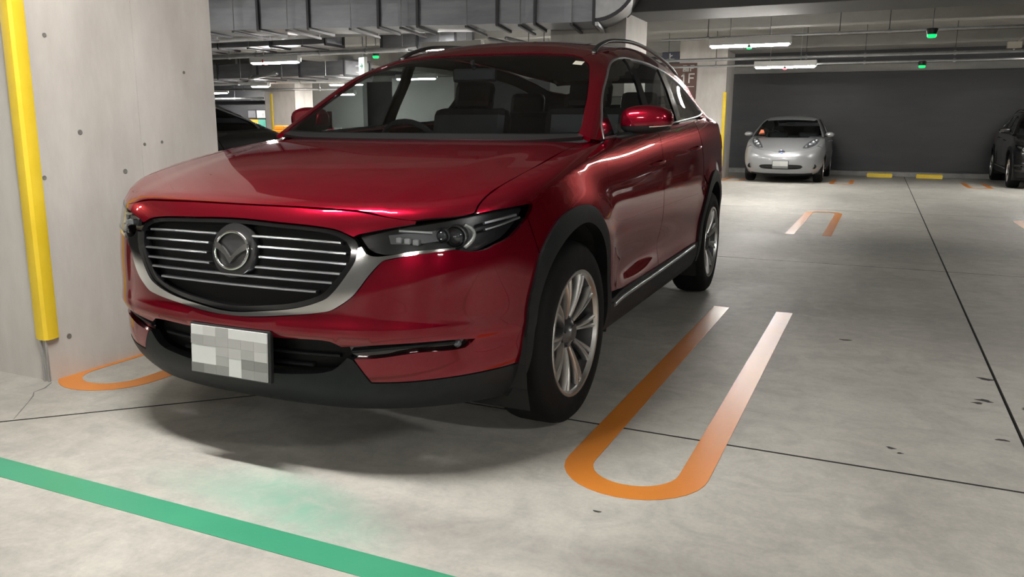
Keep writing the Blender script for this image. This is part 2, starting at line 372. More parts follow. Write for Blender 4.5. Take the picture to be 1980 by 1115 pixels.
pipe((-3.34, 8.5, 2.5), (-3.34, 16, 2.5), .03, 'right of two shiny pipes running back above the roof of the red car', (.2, .5, .8))
pipe((-22, 15.6, 2.5), (-10.6, 15.6, 2.5), .13, 'fat round grey pipe running across under the far left ceiling', (.3, .6, .8))
pipe((-15, 8.6, 2.72), (-7.0, 8.1, 2.72), .11, 'fat insulated pipe below the left duct', (.3, .7))
pipe((-18, 17.0, 2.33), (-12.2, 17.0, 2.28), .035, 'thin bright pipe above the pale far pillar', (.3, .8), 2.5)
pipe((-25, 20.3, 2.2), (-18.4, 20.3, 2.2), .04, 'thin pale pipe low on the far left wall', (.3, .8))
pipe((-13.2, 13.9, 2.42), (-11.2, 12.6, 2.42), .045, 'short pale bracket bar right of the upper left lamp', (.08, .92))

# ---- ducts
def duct_run(p0, p1, z0, z1, dep, nseg, label, name='air_duct', cuts=None):
    """rectangular duct from p0 to p1 (front lower edge), dep deep, with flanges"""
    a = Vector((*p0, 0)); d = Vector((*p1, 0))-a; L = d.length; rz = math.atan2(d.y, d.x)
    t = empty(name, (p0[0], p0[1], z0), rz); tag(t, label, 'duct'); h = z1-z0
    cuts = cuts or [k/nseg for k in range(nseg+1)]; nseg = len(cuts)-1
    for k in range(nseg):
        x0 = L*cuts[k]; x1 = L*cuts[k+1]; b = MB()
        n = 4; V = []; F = []
        for i, x in enumerate(np.linspace(x0+.004, x1-.004, n+1)):   # shallow cross-breaks stiffen each sheet
            bow = .012*math.sin(math.pi*i/n)
            V += [(x, -bow, 0-bow), (x, dep+bow, -bow), (x, dep+bow, h+bow), (x, -bow, h+bow), (x, -bow*1.8, h/2), (x, dep/2, -bow*1.8)]
        for i in range(n):
            a_, b_ = i*6, i*6+6
            for u, v in ((0, 4), (4, 3), (3, 2), (2, 1), (1, 5), (5, 0)): F.append((a_+u, a_+v, b_+v, b_+u))
        b.add(V, F).build('duct_panel', M_DUCT, t)
    for xx in (.01, L-.01): MB().box((xx, dep/2, h/2), (.006, dep-.01, h-.01)).build('end_plate', M_DUCT, t)
    for k in range(nseg+1):
        x = L*cuts[k]; b = MB()
        for c, s in (((x, -.02, h/2), (.035, .05, h+.06)), ((x, dep+.02, h/2), (.035, .05, h+.06)), ((x, dep/2, -.015), (.035, dep+.06, .05)), ((x, dep/2, h+.015), (.035, dep+.06, .05))): b.box(c, s)
        b.build('flange', M_DARKSTEEL, t)
    for k in range(nseg):
        x = L*(cuts[k]*.35+cuts[k+1]*.65)
        MB().box((x, dep/2, -.05), (.04, dep+.3, .03)).build('hanger_bar', M_DARKSTEEL, t)
        for yy in (-.12, dep+.12): MB().tube([(x, yy, -.05), (x, yy, 3.3-z0)], .006, 6).build('hanger_rod', M_STEEL, t)
    return t, L
D1, L1 = duct_run((-8.2, 6.25), (-1.66, 7.62), 2.565, 3.15, .78, 7, cuts=[0, .13, .272, .39, .549, .635, .804, .882, 1.], label='long galvanised air duct overhead ending in a curved elbow above the red car roof')
# elbow turning up at the right end
V = []; F = []; n = 12; rad = .62; h = .585
for i in range(n+1):
    a = math.pi/2*i/n
    for rr in (rad, rad-.5):
        x = L1+rr*math.sin(a)*.95; z = rad-rr*math.cos(a)
        V += [(x, 0, z), (x, .78, z)]
for i in range(n):
    a = i*4
    F += [(a, a+1, a+5, a+4), (a+2, a+6, a+7, a+3), (a, a+4, a+6, a+2), (a+1, a+3, a+7, a+5)]
MB().add(V, F).build('elbow', M_STEEL, D1, auto=30)
for yy in (-.004, .784):
    b = MB(); V = []; F = []
    for i in range(n+1):
        a = math.pi/2*i/n
        for rr in (rad+.012, rad-.035):
            V += [(L1+rr*math.sin(a)*.95, yy-.008, rad-rr*math.cos(a)), (L1+rr*math.sin(a)*.95, yy+.008, rad-rr*math.cos(a))]
    for i in range(n):
        a = i*4; F += [(a, a+1, a+5, a+4), (a+2, a+6, a+7, a+3), (a, a+4, a+6, a+2), (a+1, a+3, a+7, a+5)]
    b.add(V, F); b.build('elbow_seam', M_DARKSTEEL, D1, auto=30)
MB().box((L1+.05, .39, -.045), (.045, .95, .045)).build('hanger_bar', M_STEEL, D1)
duct_run((-12.6, 9.55), (-7.6, 9.75), 2.70, 3.0, .55, 4, 'flat pale air duct behind the long duct on the left')
duct_run((-15.9, 14.2), (-10.2, 13.9), 2.45, 2.8, 1.0, 4, 'wide grey duct low over the far left cars')
duct_run((-19, 16.3), (-15, 16.0), 2.52, 2.75, 1.0, 3, 'violet-grey duct beyond the edge of the big pillar')
duct_run((-7.2, 11.0), (-5.6, 11.1), 2.72, 3.1, .8, 2, 'short pale duct above the green sensor on the left')

# ---- exit sign
t = empty('exit_sign', (-7.83, 11.25, 2.4), R(-25)); tag(t, 'lit green and white arrow exit sign hanging left of the windscreen', 'sign')
MB().box((0, 0, 0), (.22, .07, .36), bev=.006).build('case', M_WHITE, t)
MB().box((0, -.038, 0), (.2, .006, .33)).build('face', mat('lit white face', (.8, .85, .82), .4, emit=(.80, 1, .92), estr=1.5), t)
arr = [(-.06, -.012), (.02, -.012), (-.005, -.055), (.02, -.055), (.07, 0), (.02, .055), (-.005, .055), (.02, .012), (-.06, .012)]
Mx = Matrix(((1, 0, 0, 0), (0, 0, -1, -.043), (0, 1, 0, 0), (0, 0, 0, 1)))
MB().prism(arr, -.002, .004, Mx).build('arrow', mat('sign green', (.0, .35, .16), .4), t)
MB().tube([(0, 0, .18), (0, 0, .9)], .012, 6).build('stem', M_STEEL, t)
MB().box((-.22, .02, .02), (.16, .05, .04)).box((-.22, .02, -.12), (.16, .05, .03)).build('bracket', M_STEEL, t)

# ---- floor sign on the far pillar
M_BROWN = mat('brown sign', (.105, .055, .045), .5); M_LET = mat('sign lettering', (.62, .60, .58), .5)
t = empty('floor_sign', (-2.675, 17.335, 2.34)); tag(t, 'brown floor sign with white letters on the pillar behind the red car', 'sign')
MB().box((0, 0, 0), (.72, .02, .86), bev=.004).build('board', M_BROWN, t)
def letter(strokes, x, z, s, name, parent=t):
    b = MB()
    for (ax, az, bx, bz) in strokes:
        dx, dz = (bx-ax)*s, (bz-az)*s; L = math.hypot(dx, dz); an = math.atan2(dz, dx)
        Mr = Matrix.Rotation(-an, 4, 'Y')
        b.box((x+(ax+bx)/2*s, -.013, z+(az+bz)/2*s), (L+.02*s/.16, .006, .026*s/.16), Mr)
    b.build(name, M_LET, parent)
Fs = [(0, 0, 0, 1), (0, 1, .6, 1), (0, .52, .5, .52)]
Ks = [(0, 1, .45, 1), (.22, 1, .1, .5), (.0, .5, .45, .5), (0, .3, .0, 0), (.0, .3, .45, .3), (.45, .3, .45, 0), (0, 0, .45, 0), (.6, 1, .6, .6), (.6, .8, 1., .8), (.65, .5, 1, .5), (.65, .5, .65, 0), (1, .5, 1, 0), (.65, .25, 1, .25), (.65, 0, 1, 0)]
letter(Fs, .21, .24, .13, 'letter'); letter(Ks, .03, .24, .13, 'character')
letter(Fs, .18, -.03, .20, 'letter'); letter([(.25, 0, .25, 1), (.25, 1, 0, .75)], .0, -.03, .20, 'numeral')
MB().box((.14, -.013, -.13), (.34, .006, .014)).build('underline', M_LET, t)
t2 = empty('notice_sign', (-2.97, 17.335, 2.93)); tag(t2, 'dark blue sign with faint white marks above the brown floor sign', 'sign')
MB().box((0, 0, 0), (.42, .02, .22), bev=.004).build('board', mat('dark blue sign', (.03, .035, .06), .5), t2)
letter([(0, 0, 0, 1), (0, 0, .8, .0), (0, .5, .4, .7)], -.02, -.06, .13, 'mark', t2)

# ---- security camera on the pipes
t = empty('security_camera', (4.05, 15.24, 2.77)); tag(t, 'beige box camera clamped on the pipes at the upper right edge', 'camera')
MB().box((0, 0, 0), (.24, .12, .12), bev=.01).build('case', mat('beige case', (.52, .49, .42), .5), t)
MB().tube([(.05, 0, .06), (.22, 0, .2)], .02, 6).build('bracket', mat('beige case', (0, 0, 0)), t)
MB().tube([(.0, 0, -.06), (0, 0.04, -.10)], .02, 6).build('clamp', M_STEEL, t)

# ---- wheel stops
for x, lab in ((1.95, 'yellow wheel stop lying left in the empty bay before the dark wall'), (3.1, 'yellow wheel stop lying right in the empty bay before the dark wall')):
    t = empty('wheel_stop', (x, 20.1, 0)); tag(t, lab, 'wheel stop', 'wheel stops in the empty bay')
    prof = [(-.075, 0), (-.06, .09), (-.045, .105), (.045, .105), (.06, .09), (.075, 0)]
    Mp = Matrix(((0, 0, 1, 0), (1, 0, 0, 0), (0, 1, 0, 0), (0, 0, 0, 1)))
    MB().prism(prof, -.29, .29, Mp).build('block', M_YEL, t)
    MB().box((-.29, 0, .045), (.025, .12, .075), bev=.006).box((.29, 0, .045), (.025, .12, .075), bev=.006).build('end_reflector', mat('reflector', (.8, .6, .2), .25), t)

# ---- things beyond the hood on the left
t = empty('notice_board', (-19.2, 20.86, 1.45)); tag(t, 'board with white, orange and teal posters on the far left wall', 'notice board')
MB().box((0, .03, 0), (.95, .04, .75), bev=.005).build('board', M_BLACKP, t)
for (x, z, sx, sz, c, nm) in ((-.26, .2, .36, .26, (.16, .16, .18), 'grey'), (.17, .2, .40, .27, (.6, .6, .62), 'white'), (-.2, -.14, .44, .3, (.75, .4, .05), 'orange'), (.2, -.17, .34, .36, (.12, .45, .36), 'teal')):
    o = MB().box((x, 0, z), (sx, .012, sz)).box((x, -.008, z-.02), (sx*.5, .008, sz*.3)).build('poster', mat('poster '+nm, c, .5), t); o['label'] = nm+' poster'
t = empty('equipment_box', (-14.05, 16.0, 0)); tag(t, 'orange equipment box standing at the foot of the pale far pillar', 'box')
MB().box((0, 0, .55), (.56, .45, 1.1), bev=.02).build('body', mat('orange plastic', (.75, .30, .03), .45), t)
MB().box((.1, 0, 1.16), (.34, .4, .14), bev=.03).build('lid', mat('orange plastic', (0, 0, 0)), t)
MB().box((0, -.23, .7), (.36, .02, .4), bev=.004).build('door', mat('pale orange', (.8, .5, .2), .45), t)
t = empty('barrier', (-13.05, 16.45, 0)); tag(t, 'low red and white striped barrier beyond the hood', 'barrier')
for k in range(6):
    MB().box((-.5+.24*k, 0, 1.12), (.24, .04, .12)).build('rail_band', mat('barrier red', (.55, .05, .07), .45) if k % 2 == 0 else mat('barrier white', (.75, .73, .72), .45), t)
for x in (-.5, .6): MB().tube([(x, 0, 0), (x, 0, 1.06)], .025, 8).box((x, 0, .03), (.3, .3, .06), bev=.01).build('post', M_WHITE, t)

# ================================================================== car bodies: smooth implicit surfaces cut into panels
class Spl:
    def __init__(s,xs,ys):
        x=np.array(xs,float);y=np.array(ys,float);n=len(x);h=np.diff(x)
        A=np.eye(n);r=np.zeros(n)
        for i in range(1,n-1):
            A[i,i-1]=h[i-1];A[i,i]=2*(h[i-1]+h[i]);A[i,i+1]=h[i];r[i]=3*((y[i+1]-y[i])/h[i]-(y[i]-y[i-1])/h[i-1])
        c=np.linalg.solve(A,r);s.x=x;s.y=y;s.c=c
        s.b=(y[1:]-y[:-1])/h-h*(2*c[:-1]+c[1:])/3;s.d=(c[1:]-c[:-1])/(3*h)
    def __call__(s,v):
        v=np.asarray(v,float);u=np.clip(v,s.x[0],s.x[-1])
        i=np.clip(np.searchsorted(s.x,u)-1,0,len(s.x)-2);t=u-s.x[i]
        return s.y[i]+t*(s.b[i]+t*(s.c[i]+t*s.d[i]))
def smax(a,b,k):
    h=np.clip(.5+.5*(a-b)/k,0,1); return b+(a-b)*h+k*h*(1-h)
def smin(a,b,k): return -smax(-a,-b,k)
def sst(a,b,v):
    t=np.clip((v-a)/(b-a),0,1); return t*t*(3-2*t)
class SUV:
    wz=Spl([.10,.20,.30,.40,.52,.65,.75,.85,.95,1.03,1.10,1.16,1.25],[.77,.845,.89,.903,.897,.910,.917,.914,.905,.892,.873,.85,.80])
    y0=Spl([.15,.20,.26,.34,.41,.455,.475,.50,.53,.60,.75,.85,.95,1.10],[-.74,-.79,-.85,-.895,-.904,-.906,-.912,-.928,-.927,-.918,-.90,-.878,-.85,-.80])
    yr=Spl([.15,.25,.45,.80,1.0,1.15],[3.7,3.8,3.93,3.95,3.92,3.86])
    Tc=Spl([-1.0,-.90,-.83,-.75,-.6,-.3,0,.3,.6,1.0,2.0,3.0,4.0],[.75,.84,.905,.938,.976,1.033,1.078,1.114,1.136,1.155,1.20,1.24,1.20])
    cr=Spl([-1,-.8,-.4,0,.4,.7,1.2,4],[.05,.045,.03,.018,.016,.012,.0,.0])
    Wg=Spl([1.0,1.10,1.25,1.40,1.50,1.58,1.70],[.875,.853,.80,.742,.70,.655,.56])
    Rc=Spl([.8,1.03,1.3,1.6,2.0,2.5,3.0,3.6,4.0],[1.535,1.572,1.626,1.662,1.685,1.672,1.632,1.555,1.47])
    belt=Spl([.2,.5,1.2,1.9,2.5,3.2],[0,0,.045,.085,.11,.13])
    wheels=(0.,2.93)
    def low(s,P):
        x=np.abs(P[...,0]);y=P[...,1];z=P[...,2]
        zz=z-s.belt(y)*sst(.7,1.1,z)
        a=s.wz(zz)-.06*sst(2.3,4.0,y)
        for wy in s.wheels:
            r=np.hypot(y-wy,z-.365); a=a+.022*np.exp(-((r-.46)/.11)**2)*sst(.25,.55,z)
        a=a-.022*np.exp(-(((y-.95)/.5)**2+((z-.53-.03*(y-.95))/.075)**2))*sst(.45,.7,y)
        tf=np.clip(1-(y-s.y0(z))/.80,0,3); tr=np.clip(1-(s.yr(z)-y)/.5,0,3)
        n=2.8
        gp=(((x/a)**n+tf**n+tr**n)**(1/n)-1)*a
        xc=.50+.16*(y+.8)
        T=s.Tc(y)-s.cr(y)*(x/.85)**2.4 -.007*sst(-.02,.12,x-xc)*(1-sst(.2,.6,y))
        g=smax(gp,(z-T)*.92,.045); return smax(g,.215+.05*sst(-.5,.2,y)-z,.02)
    def gh(s,P):
        x=np.abs(P[...,0]);y=P[...,1];z=P[...,2]
        gs=(x-(s.Wg(z-.5*s.belt(y)*(1-sst(1.1,1.5,z)))-(.05+.10*sst(1.1,1.45,z))*sst(1.6,4.2,y)))*.93
        yw=.225+(z-1.13)*1.90+(.20-.22*(z-1.13))*x**2
        gw=(yw-y)*.47
        gr=(z-(s.Rc(y)-.055*(x/.6)**2.2))*.97
        gb=(y-(3.50+(1.6-z)*.60-.25*x**2))*.85
        g=smax(gs,gw,.03)
        g=smax(g,gr,.07)
        g=smax(g,gb,.06); return np.maximum(g,1.0-z)
    def f(s,P): return smin(s.low(P),s.gh(P),.015)
    def grad(s,P,f=None,h=1e-3):
        f=f or s.f; G=np.zeros_like(P)
        for i in range(3):
            d=np.zeros(3);d[i]=h; G[...,i]=(f(P+d)-f(P-d))/(2*h)
        return G/np.linalg.norm(G,axis=-1,keepdims=True)
    def hit(s,O,D,f=None,t0=0.,t1=4.,n=160):
        """first entry along O+tD"""
        f=f or s.f
        O=np.broadcast_to(O,D.shape); ts=np.linspace(t0,t1,n)
        pv=f(O+ts[0]*D); tl=np.full(D.shape[:-1],np.nan); th=tl.copy(); 
        for a,b in zip(ts[:-1],ts[1:]):
            v=f(O+b*D); m=(pv>0)&(v<=0)&np.isnan(tl); tl[m]=a; th[m]=b; pv=v
        for _ in range(22):
            m=(tl+th)/2; v=f(O+m[...,None]*D); ins=v<=0; th=np.where(ins,m,th); tl=np.where(ins,tl,m)
        t=(tl+th)/2; return O+t[...,None]*D

def catmull(P, closed=True, res=.02, corner=38):
    """resample a polygon; vertices that turn gently are rounded, sharp ones stay corners"""
    P = [np.array(q, float) for q in P]; n = len(P); out = []
    def iscorner(i):
        if not closed and i in (0, n-1): return True
        a = P[i]-P[i-1]; b = P[(i+1) % n]-P[i]; na, nb = np.linalg.norm(a), np.linalg.norm(b)
        return na < 1e-9 or nb < 1e-9 or (a@b)/(na*nb) < math.cos(R(corner))
    C = [iscorner(i) for i in range(n)]
    for i in range(n if closed else n-1):
        p1, p2 = P[i], P[(i+1) % n]; L = np.linalg.norm(p2-p1)
        if L < 1e-9: continue
        p0 = P[i-1] if not C[i] else p1-(p2-p1); p3 = P[(i+2) % n] if not C[(i+1) % n] else p2+(p2-p1)
        m = max(1, int(math.ceil(L/res)))
        # centripetal-ish tangents limited to the segment length
        t1 = (p2-p0); t2 = (p3-p1); t1 = t1/max(np.linalg.norm(t1), 1e-9)*L; t2 = t2/max(np.linalg.norm(t2), 1e-9)*L
        for k in range(m):
            t = k/m; h00 = 2*t**3-3*t*t+1; h10 = t**3-2*t*t+t; h01 = -2*t**3+3*t*t; h11 = t**3-t*t
            out.append(h00*p1+h10*t1+h01*p2+h11*t2)
    if not closed: out.append(P[-1])
    return np.array(out)
def inpoly(Q, P):
    x, y = Q[:, 0], Q[:, 1]; r = np.zeros(len(Q), bool); n = len(P)
    for i in range(n):
        x1, y1 = P[i]; x2, y2 = P[(i+1) % n]
        if y1 == y2: continue
        c = ((y1 > y) != (y2 > y)) & (x < (x2-x1)*(y-y1)/(y2-y1)+x1); r ^= c
    return r
def segdist(Q, P):
    d = np.full(len(Q), 1e9); n = len(P)
    for i in range(n):
        a = P[i]; b = P[(i+1) % n]-a; L = b@b
        if L < 1e-14: continue
        t = np.clip(((Q-a)@b)/L, 0, 1); d = np.minimum(d, np.hypot(*(Q-a-t[:, None]*b).T))
    return d
def ccw(P): return np.sum(P[:, 0]*np.roll(P[:, 1], -1)-np.roll(P[:, 0], -1)*P[:, 1]) > 0
def shrink(P, g):
    e = np.roll(P, -1, 0)-P; e /= np.maximum(np.linalg.norm(e, axis=1, keepdims=True), 1e-9); nn = np.stack([-e[:, 1], e[:, 0]], 1)
    if not ccw(P): nn = -nn
    v = nn+np.roll(nn, 1, 0); k = np.maximum((v*nn).sum(1, keepdims=True), .35); return P+v*(g/k)
class Mapper:
    """2-D chart of a body surface: side (y, z), top (x, y) or sph (bearing, slope about a centre)"""
    def __init__(s, body, f, mode, side=1, c=(0, 0, .5)): s.B = body; s.f = f; s.mode = mode; s.side = side; s.c = np.array(c, float)
    def uv(s, P):
        P = np.asarray(P, float)
        if s.mode == 'side': return P[:, 1:3].copy()
        if s.mode == 'top': return P[:, :2].copy()
        d = P-s.c; return np.stack([np.arctan2(d[:, 0], -d[:, 1])*.85, d[:, 2]/np.hypot(d[:, 0], d[:, 1])*.85], 1)
    def surf(s, U):
        n = len(U); z0 = np.zeros(n)
        if s.mode == 'side':
            O = np.stack([z0+1.25*s.side, U[:, 0], U[:, 1]], 1); D = np.tile([-s.side*1., 0, 0], (n, 1)); T = 1.2
        elif s.mode == 'top':
            O = np.stack([U[:, 0], U[:, 1], z0+2.1], 1); D = np.tile([0, 0, -1.], (n, 1)); T = 1.7
        else:
            a = U[:, 0]/.85; v = U[:, 1]/.85; D = np.stack([np.sin(a), -np.cos(a), v], 1); D /= np.linalg.norm(D, axis=1, keepdims=True)
            O = s.c+D*2.; D = -D; T = 1.9
        return s.B.hit(O, D, s.f, 0., T, 56)
    def pts(s, P, off=0.):
        X = s.surf(s.uv(np.asarray(P, float))); return X+s.B.grad(X, s.f)*off
def panel(name, mp, P, m, parent, holes=(), thick=.018, off=0., gap=.0018, res=.03, label=None, dome=0., raw=False, corner=38):
    U = catmull(mp.uv(P), True, res, corner) if not raw else mp.uv(P)
    if gap: U = shrink(U, gap)
    H = [catmull(mp.uv(h), True, res, corner) for h in holes]
    lo, hi = U.min(0), U.max(0); gx = np.arange(lo[0], hi[0], res); gy = np.arange(lo[1], hi[1], res*.866)
    G = np.array([(x+(res/2 if j % 2 else 0), y) for j, y in enumerate(gy) for x in gx])
    if len(G):
        k = inpoly(G, U) & (segdist(G, U) > res*.5)
        for h in H: k &= ~inpoly(G, h) & (segdist(G, h) > res*.5)
        G = G[k]
    loops = [U]+H; verts = []; edges = []
    for L in loops:
        b = len(verts); n = len(L); verts += [Vector(q) for q in L]; edges += [(b+i, b+(i+1) % n) for i in range(n)]
    nb = len(verts); verts += [Vector(q) for q in G]
    v2, e2, f2, *_ = delaunay_2d_cdt(verts, edges, [], 0, 1e-7)
    Q = np.array([tuple(v) for v in v2]); T = np.array([list(f) for f in f2 if len(f) == 3])
    cen = Q[T].mean(1); k = inpoly(cen, U)
    for h in H: k &= ~inpoly(cen, h)
    T = T[k]
    X = mp.surf(Q); bad = np.isnan(X[:, 0])
    T = T[~bad[T].any(1)]; X[bad] = 0
    N = mp.B.grad(X, mp.f); N = np.nan_to_num(N)
    o_ = off
    if dome: o_ = off+dome*np.clip(segdist(Q, U)/.03, 0, 1)[:, None]
    X = X+N*o_
    nrm = np.cross(X[T[:, 1]]-X[T[:, 0]], X[T[:, 2]]-X[T[:, 0]]); fl = (nrm*N[T].mean(1)).sum(1) < 0
    T[fl] = T[fl][:, ::-1]
    # rim from the boundary edges
    from collections import Counter
    cnt = Counter(); dirn = {}
    for t in T:
        for a, b in ((t[0], t[1]), (t[1], t[2]), (t[2], t[0])):
            key = (min(a, b), max(a, b)); cnt[key] += 1; dirn[key] = (a, b)
    V = list(X); NN = list(N); F = [tuple(t) for t in T]
    if thick:
        for key, c in cnt.items():
            if c != 1: continue
            a, b = dirn[key]; e = X[b]-X[a]; nn = np.cross(e, (N[a]+N[b])); L = np.linalg.norm(nn)
            if L < 1e-12: continue
            nn = nn/L; i = len(V)
            V += [X[a], X[b], X[b]-N[b]*thick, X[a]-N[a]*thick]; NN += [nn]*4; F.append((i+1, i, i+3, i+2))
    me = bpy.data.meshes.new(name); me.from_pydata([tuple(map(float, v)) for v in V], [], F); me.update()
    me.materials.append(m); me.shade_smooth()
    me.normals_split_custom_set_from_vertices([tuple(map(float, v)) for v in NN])
    o = link(bpy.data.objects.new(name, me), parent)
    if label: o['label'] = label
    return o
def mirror(P): return [(-q[0], q[1], q[2]) for q in P]
def sidep(P): return [(0.9, y, z) for y, z in P]

# ---- car materials
def paint(name, base, metal, rough, coat=1.):
    m = mat(name, base, rough, metal, coat); b = m.node_tree.nodes['Principled BSDF']
    n = nd(m, 'ShaderNodeTexNoise'); n.inputs['Scale'].default_value = 900; n.inputs['Detail'].default_value = 2
    tc = nd(m, 'ShaderNodeTexCoord'); lk(m, tc.outputs['Object'], n.inputs['Vector'])
    bp = nd(m, 'ShaderNodeBump'); bp.inputs['Strength'].default_value = .06; bp.inputs['Distance'].default_value = .0004
    lk(m, n.outputs['Fac'], bp.inputs['Height']); lk(m, bp.outputs[0], b.inputs['Normal']); return m
M_RED = paint('deep red metallic paint', (.205, .002, .0135), .70, .27)
_b = M_RED.node_tree.nodes['Principled BSDF']; _b.inputs['Specular IOR Level'].default_value = .1; _b.inputs['Specular Tint'].default_value = (.75, .05, .09, 1)
M_CHROME = mat('chrome', (.80, .80, .79), .10, 1.)
M_SATIN = mat('satin silver', (.66, .68, .72), .28, 1.)
M_RAIL = mat('rail silver', (.14, .145, .145), .3, .9)
M_GLOSSBLK = mat('gloss black', (.006, .006, .007), .08, 0, .6)
M_CLAD = noisy('grey black cladding', (.011, .012, .0135), (.017, .018, .020), 30, (.45, .55), fine=10)
M_TYRE = noisy('tyre rubber', (.005, .005, .0055), (.008, .008, .0085), 20, (.65, .8))
for _m in (M_CLAD, M_TYRE): _m.node_tree.nodes['Principled BSDF'].inputs['Specular IOR Level'].default_value = .2
M_ALLOY = mat('machined alloy', (.62, .62, .62), .30, 1.)
M_ALLOYDK = mat('dark alloy', (.14, .14, .145), .35, .9)
M_DARK = mat('underbody black', (.006, .006, .006), .8)
M_TRIM = mat('interior charcoal', (.008, .008, .009), .6)
M_SEAT = mat('interior leather', (.007, .006, .006), .5)
M_WS = glass('windscreen glass', (.47, .52, .54), 0, 1.85)
M_SGLASS = glass('tinted side glass', (.54, .57, .56), 0, 1.6)
M_LENS = glass('clear lamp lens', (.86, .88, .9), 0, 1.45)
M_REFL = mat('lamp reflector', (.60, .61, .62), .30, .85)
M_LAMPGREY = mat('lamp housing grey', (.20, .20, .21), .35, .6)
M_PLATE = noisy('white plate', (.62, .63, .63), (.72, .73, .73), 2, (.4, .5))

# ================================================================== red SUV
SUVB = SUV()
car = empty('suv', (0, 0, 0), .011); tag(car, 'dark red SUV parked nose out beside the big concrete pillar', 'car')
low, gh, ff = SUVB.low, SUVB.gh, SUVB.f
FS = Mapper(SUVB, low, 'sph', 1, (0, 0, .55)); TOP = Mapper(SUVB, low, 'top'); RT = Mapper(SUVB, gh, 'top')
SL = {s: Mapper(SUVB, low, 'side', s) for s in (1, -1)}; SG = {s: Mapper(SUVB, gh, 'side', s) for s in (1, -1)}; SF = {s: Mapper(SUVB, ff, 'side', s) for s in (1, -1)}
def sym(right):
    """closed outline from a left half listed from the centre line outwards and back"""
    r = [tuple(q) for q in right]; l = [(-q[0], q[1], q[2]) for q in reversed(r) if abs(q[0]) > 1e-4]; return r+l
# outlines in car coordinates (x left, y rearward from the front axle, z up)
HOODF = [(0, -.832, .904), (.193, -.829, .904), (.354, -.822, .901), (.445, -.811, .898), (.535, -.797, .872), (.595, -.776, .864), (.632, -.757, .860)]
HEADT = [(.719, -.691, .873), (.773, -.63, .885)]
FGAP = [(.776, -.61, .912), (.783, -.566, .939), (.794, -.426, .978), (.805, -.223, 1.018), (.80, .10, 1.07), (.795, .36, 1.11)]
hood = sym(HOODF+HEADT+FGAP+[(.74, .335, 1.12), (.60, .282, 1.13), (.40, .238, 1.14), (.2, .213, 1.14), (0, .205, 1.14)])
panel('hood', TOP, hood, M_RED, car, res=.03, gap=.0026)
GRT = [(0, -.868, .857), (.221, -.867, .85), (.386, -.854, .838), (.452, -.846, .815)]
nose = sym(HOODF[:]+[(.632, -.76, .857), (.55, -.805, .842), (.47, -.84, .824)]+[(.452, -.846, .815), (.386, -.854, .838), (.221, -.867, .85), (0, -.868, .857)])
# the strip closes on itself at the centre, so it is built as one band
band_top = HOODF; band_bot = [(.632, -.76, .858), (.55, -.805, .842), (.47, -.84, .824), (.452, -.846, .815), (.386, -.854, .838), (.221, -.867, .85), (0, -.868, .857)]
band_top = [(q[0], q[1]+.010*min(1, max(0, (q[0]-.44)/.09)), q[2]-.001+.012*min(1, max(0, (q[0]-.44)/.09))) for q in HOODF]
nose = [(-q[0], q[1], q[2]) for q in reversed(band_top)]+list(band_top[1:])+band_bot[:]+[(-q[0], q[1], q[2]) for q in reversed(band_bot[:-1])]
panel('nose_panel', FS, nose, M_RED, car, res=.022, gap=.0042, off=0)
# bumper, with the fog slots and lower opening cut out of its outline
SLOT_T = [(.44, -.885, .462), (.572, -.836, .475), (.689, -.76, .482), (.759, -.689, .481), (.785, -.656, .477)]
SLOT_B = [(.767, -.682, .453), (.652, -.789, .447), (.528, -.854, .428), (.456, -.877, .422)]
LOWE = [(.502, -.842, .343), (.602, -.798, .346), (.719, -.715, .354), (.817, -.59, .36), (.873, -.448, .365)]
CHR_O = [(0, -.92, .541), (.085, -.919, .542), (.239, -.911, .560), (.378, -.891, .582), (.411, -.883, .598), (.461, -.868, .636), (.508, -.848, .70), (.546, -.828, .748)]
WING_B = [(.626, -.786, .765), (.737, -.70, .779)]
HEAD_B = [(.769, -.667, .772), (.806, -.618, .774), (.825, -.585, .787), (.852, -.525, .807), (.877, -.438, .863)]
bump_r = [(0, -.925, .47), (.202, -.92, .476), (.304, -.911, .482), (.382, -.898, .479), (.419, -.89, .460)]+SLOT_T+SLOT_B+LOWE+[(.888, -.44, .545), (.905, -.385, .70)]+list(reversed(HEAD_B))+list(reversed(WING_B))+list(reversed(CHR_O))
bump = bump_r[:-1]+[bump_r[-1]]+[(-q[0], q[1], q[2]) for q in reversed(bump_r[1:-1])]
panel('front_bumper', FS, bump, M_RED, car, res=.024)
# grille: recessed black mesh, bright bars, emblem
GR = [(0, -.868, .857), (.221, -.867, .85), (.386, -.854, .838), (.452, -.846, .813), (.471, -.847, .785), (.468, -.855, .748), (.442, -.868, .705), (.399, -.883, .647), (.366, -.891, .62), (.276, -.906, .589), (.163, -.915, .57), (0, -.919, .555)]
grille = panel('grille', FS, GR[:-1]+[GR[-1]]+[(-q[0], q[1], q[2]) for q in reversed(GR[1:-1])], mat('grille black', (.003, .003, .0035), .45, 0, 0, .15), car, off=-.035, gap=-.004, thick=0, res=.04)
panel('grille_frame', FS, GR+[(-q[0], q[1], q[2]) for q in reversed(GR[1:-1])], M_GLOSSBLK, car, off=-.006, gap=0, res=.03, thick=.03,
      holes=[[(q[0]*.94, q[1], .715+(q[2]-.715)*.90) for q in GR]+[(-q[0]*.94, q[1], .715+(q[2]-.715)*.90) for q in reversed(GR[1:-1])]])
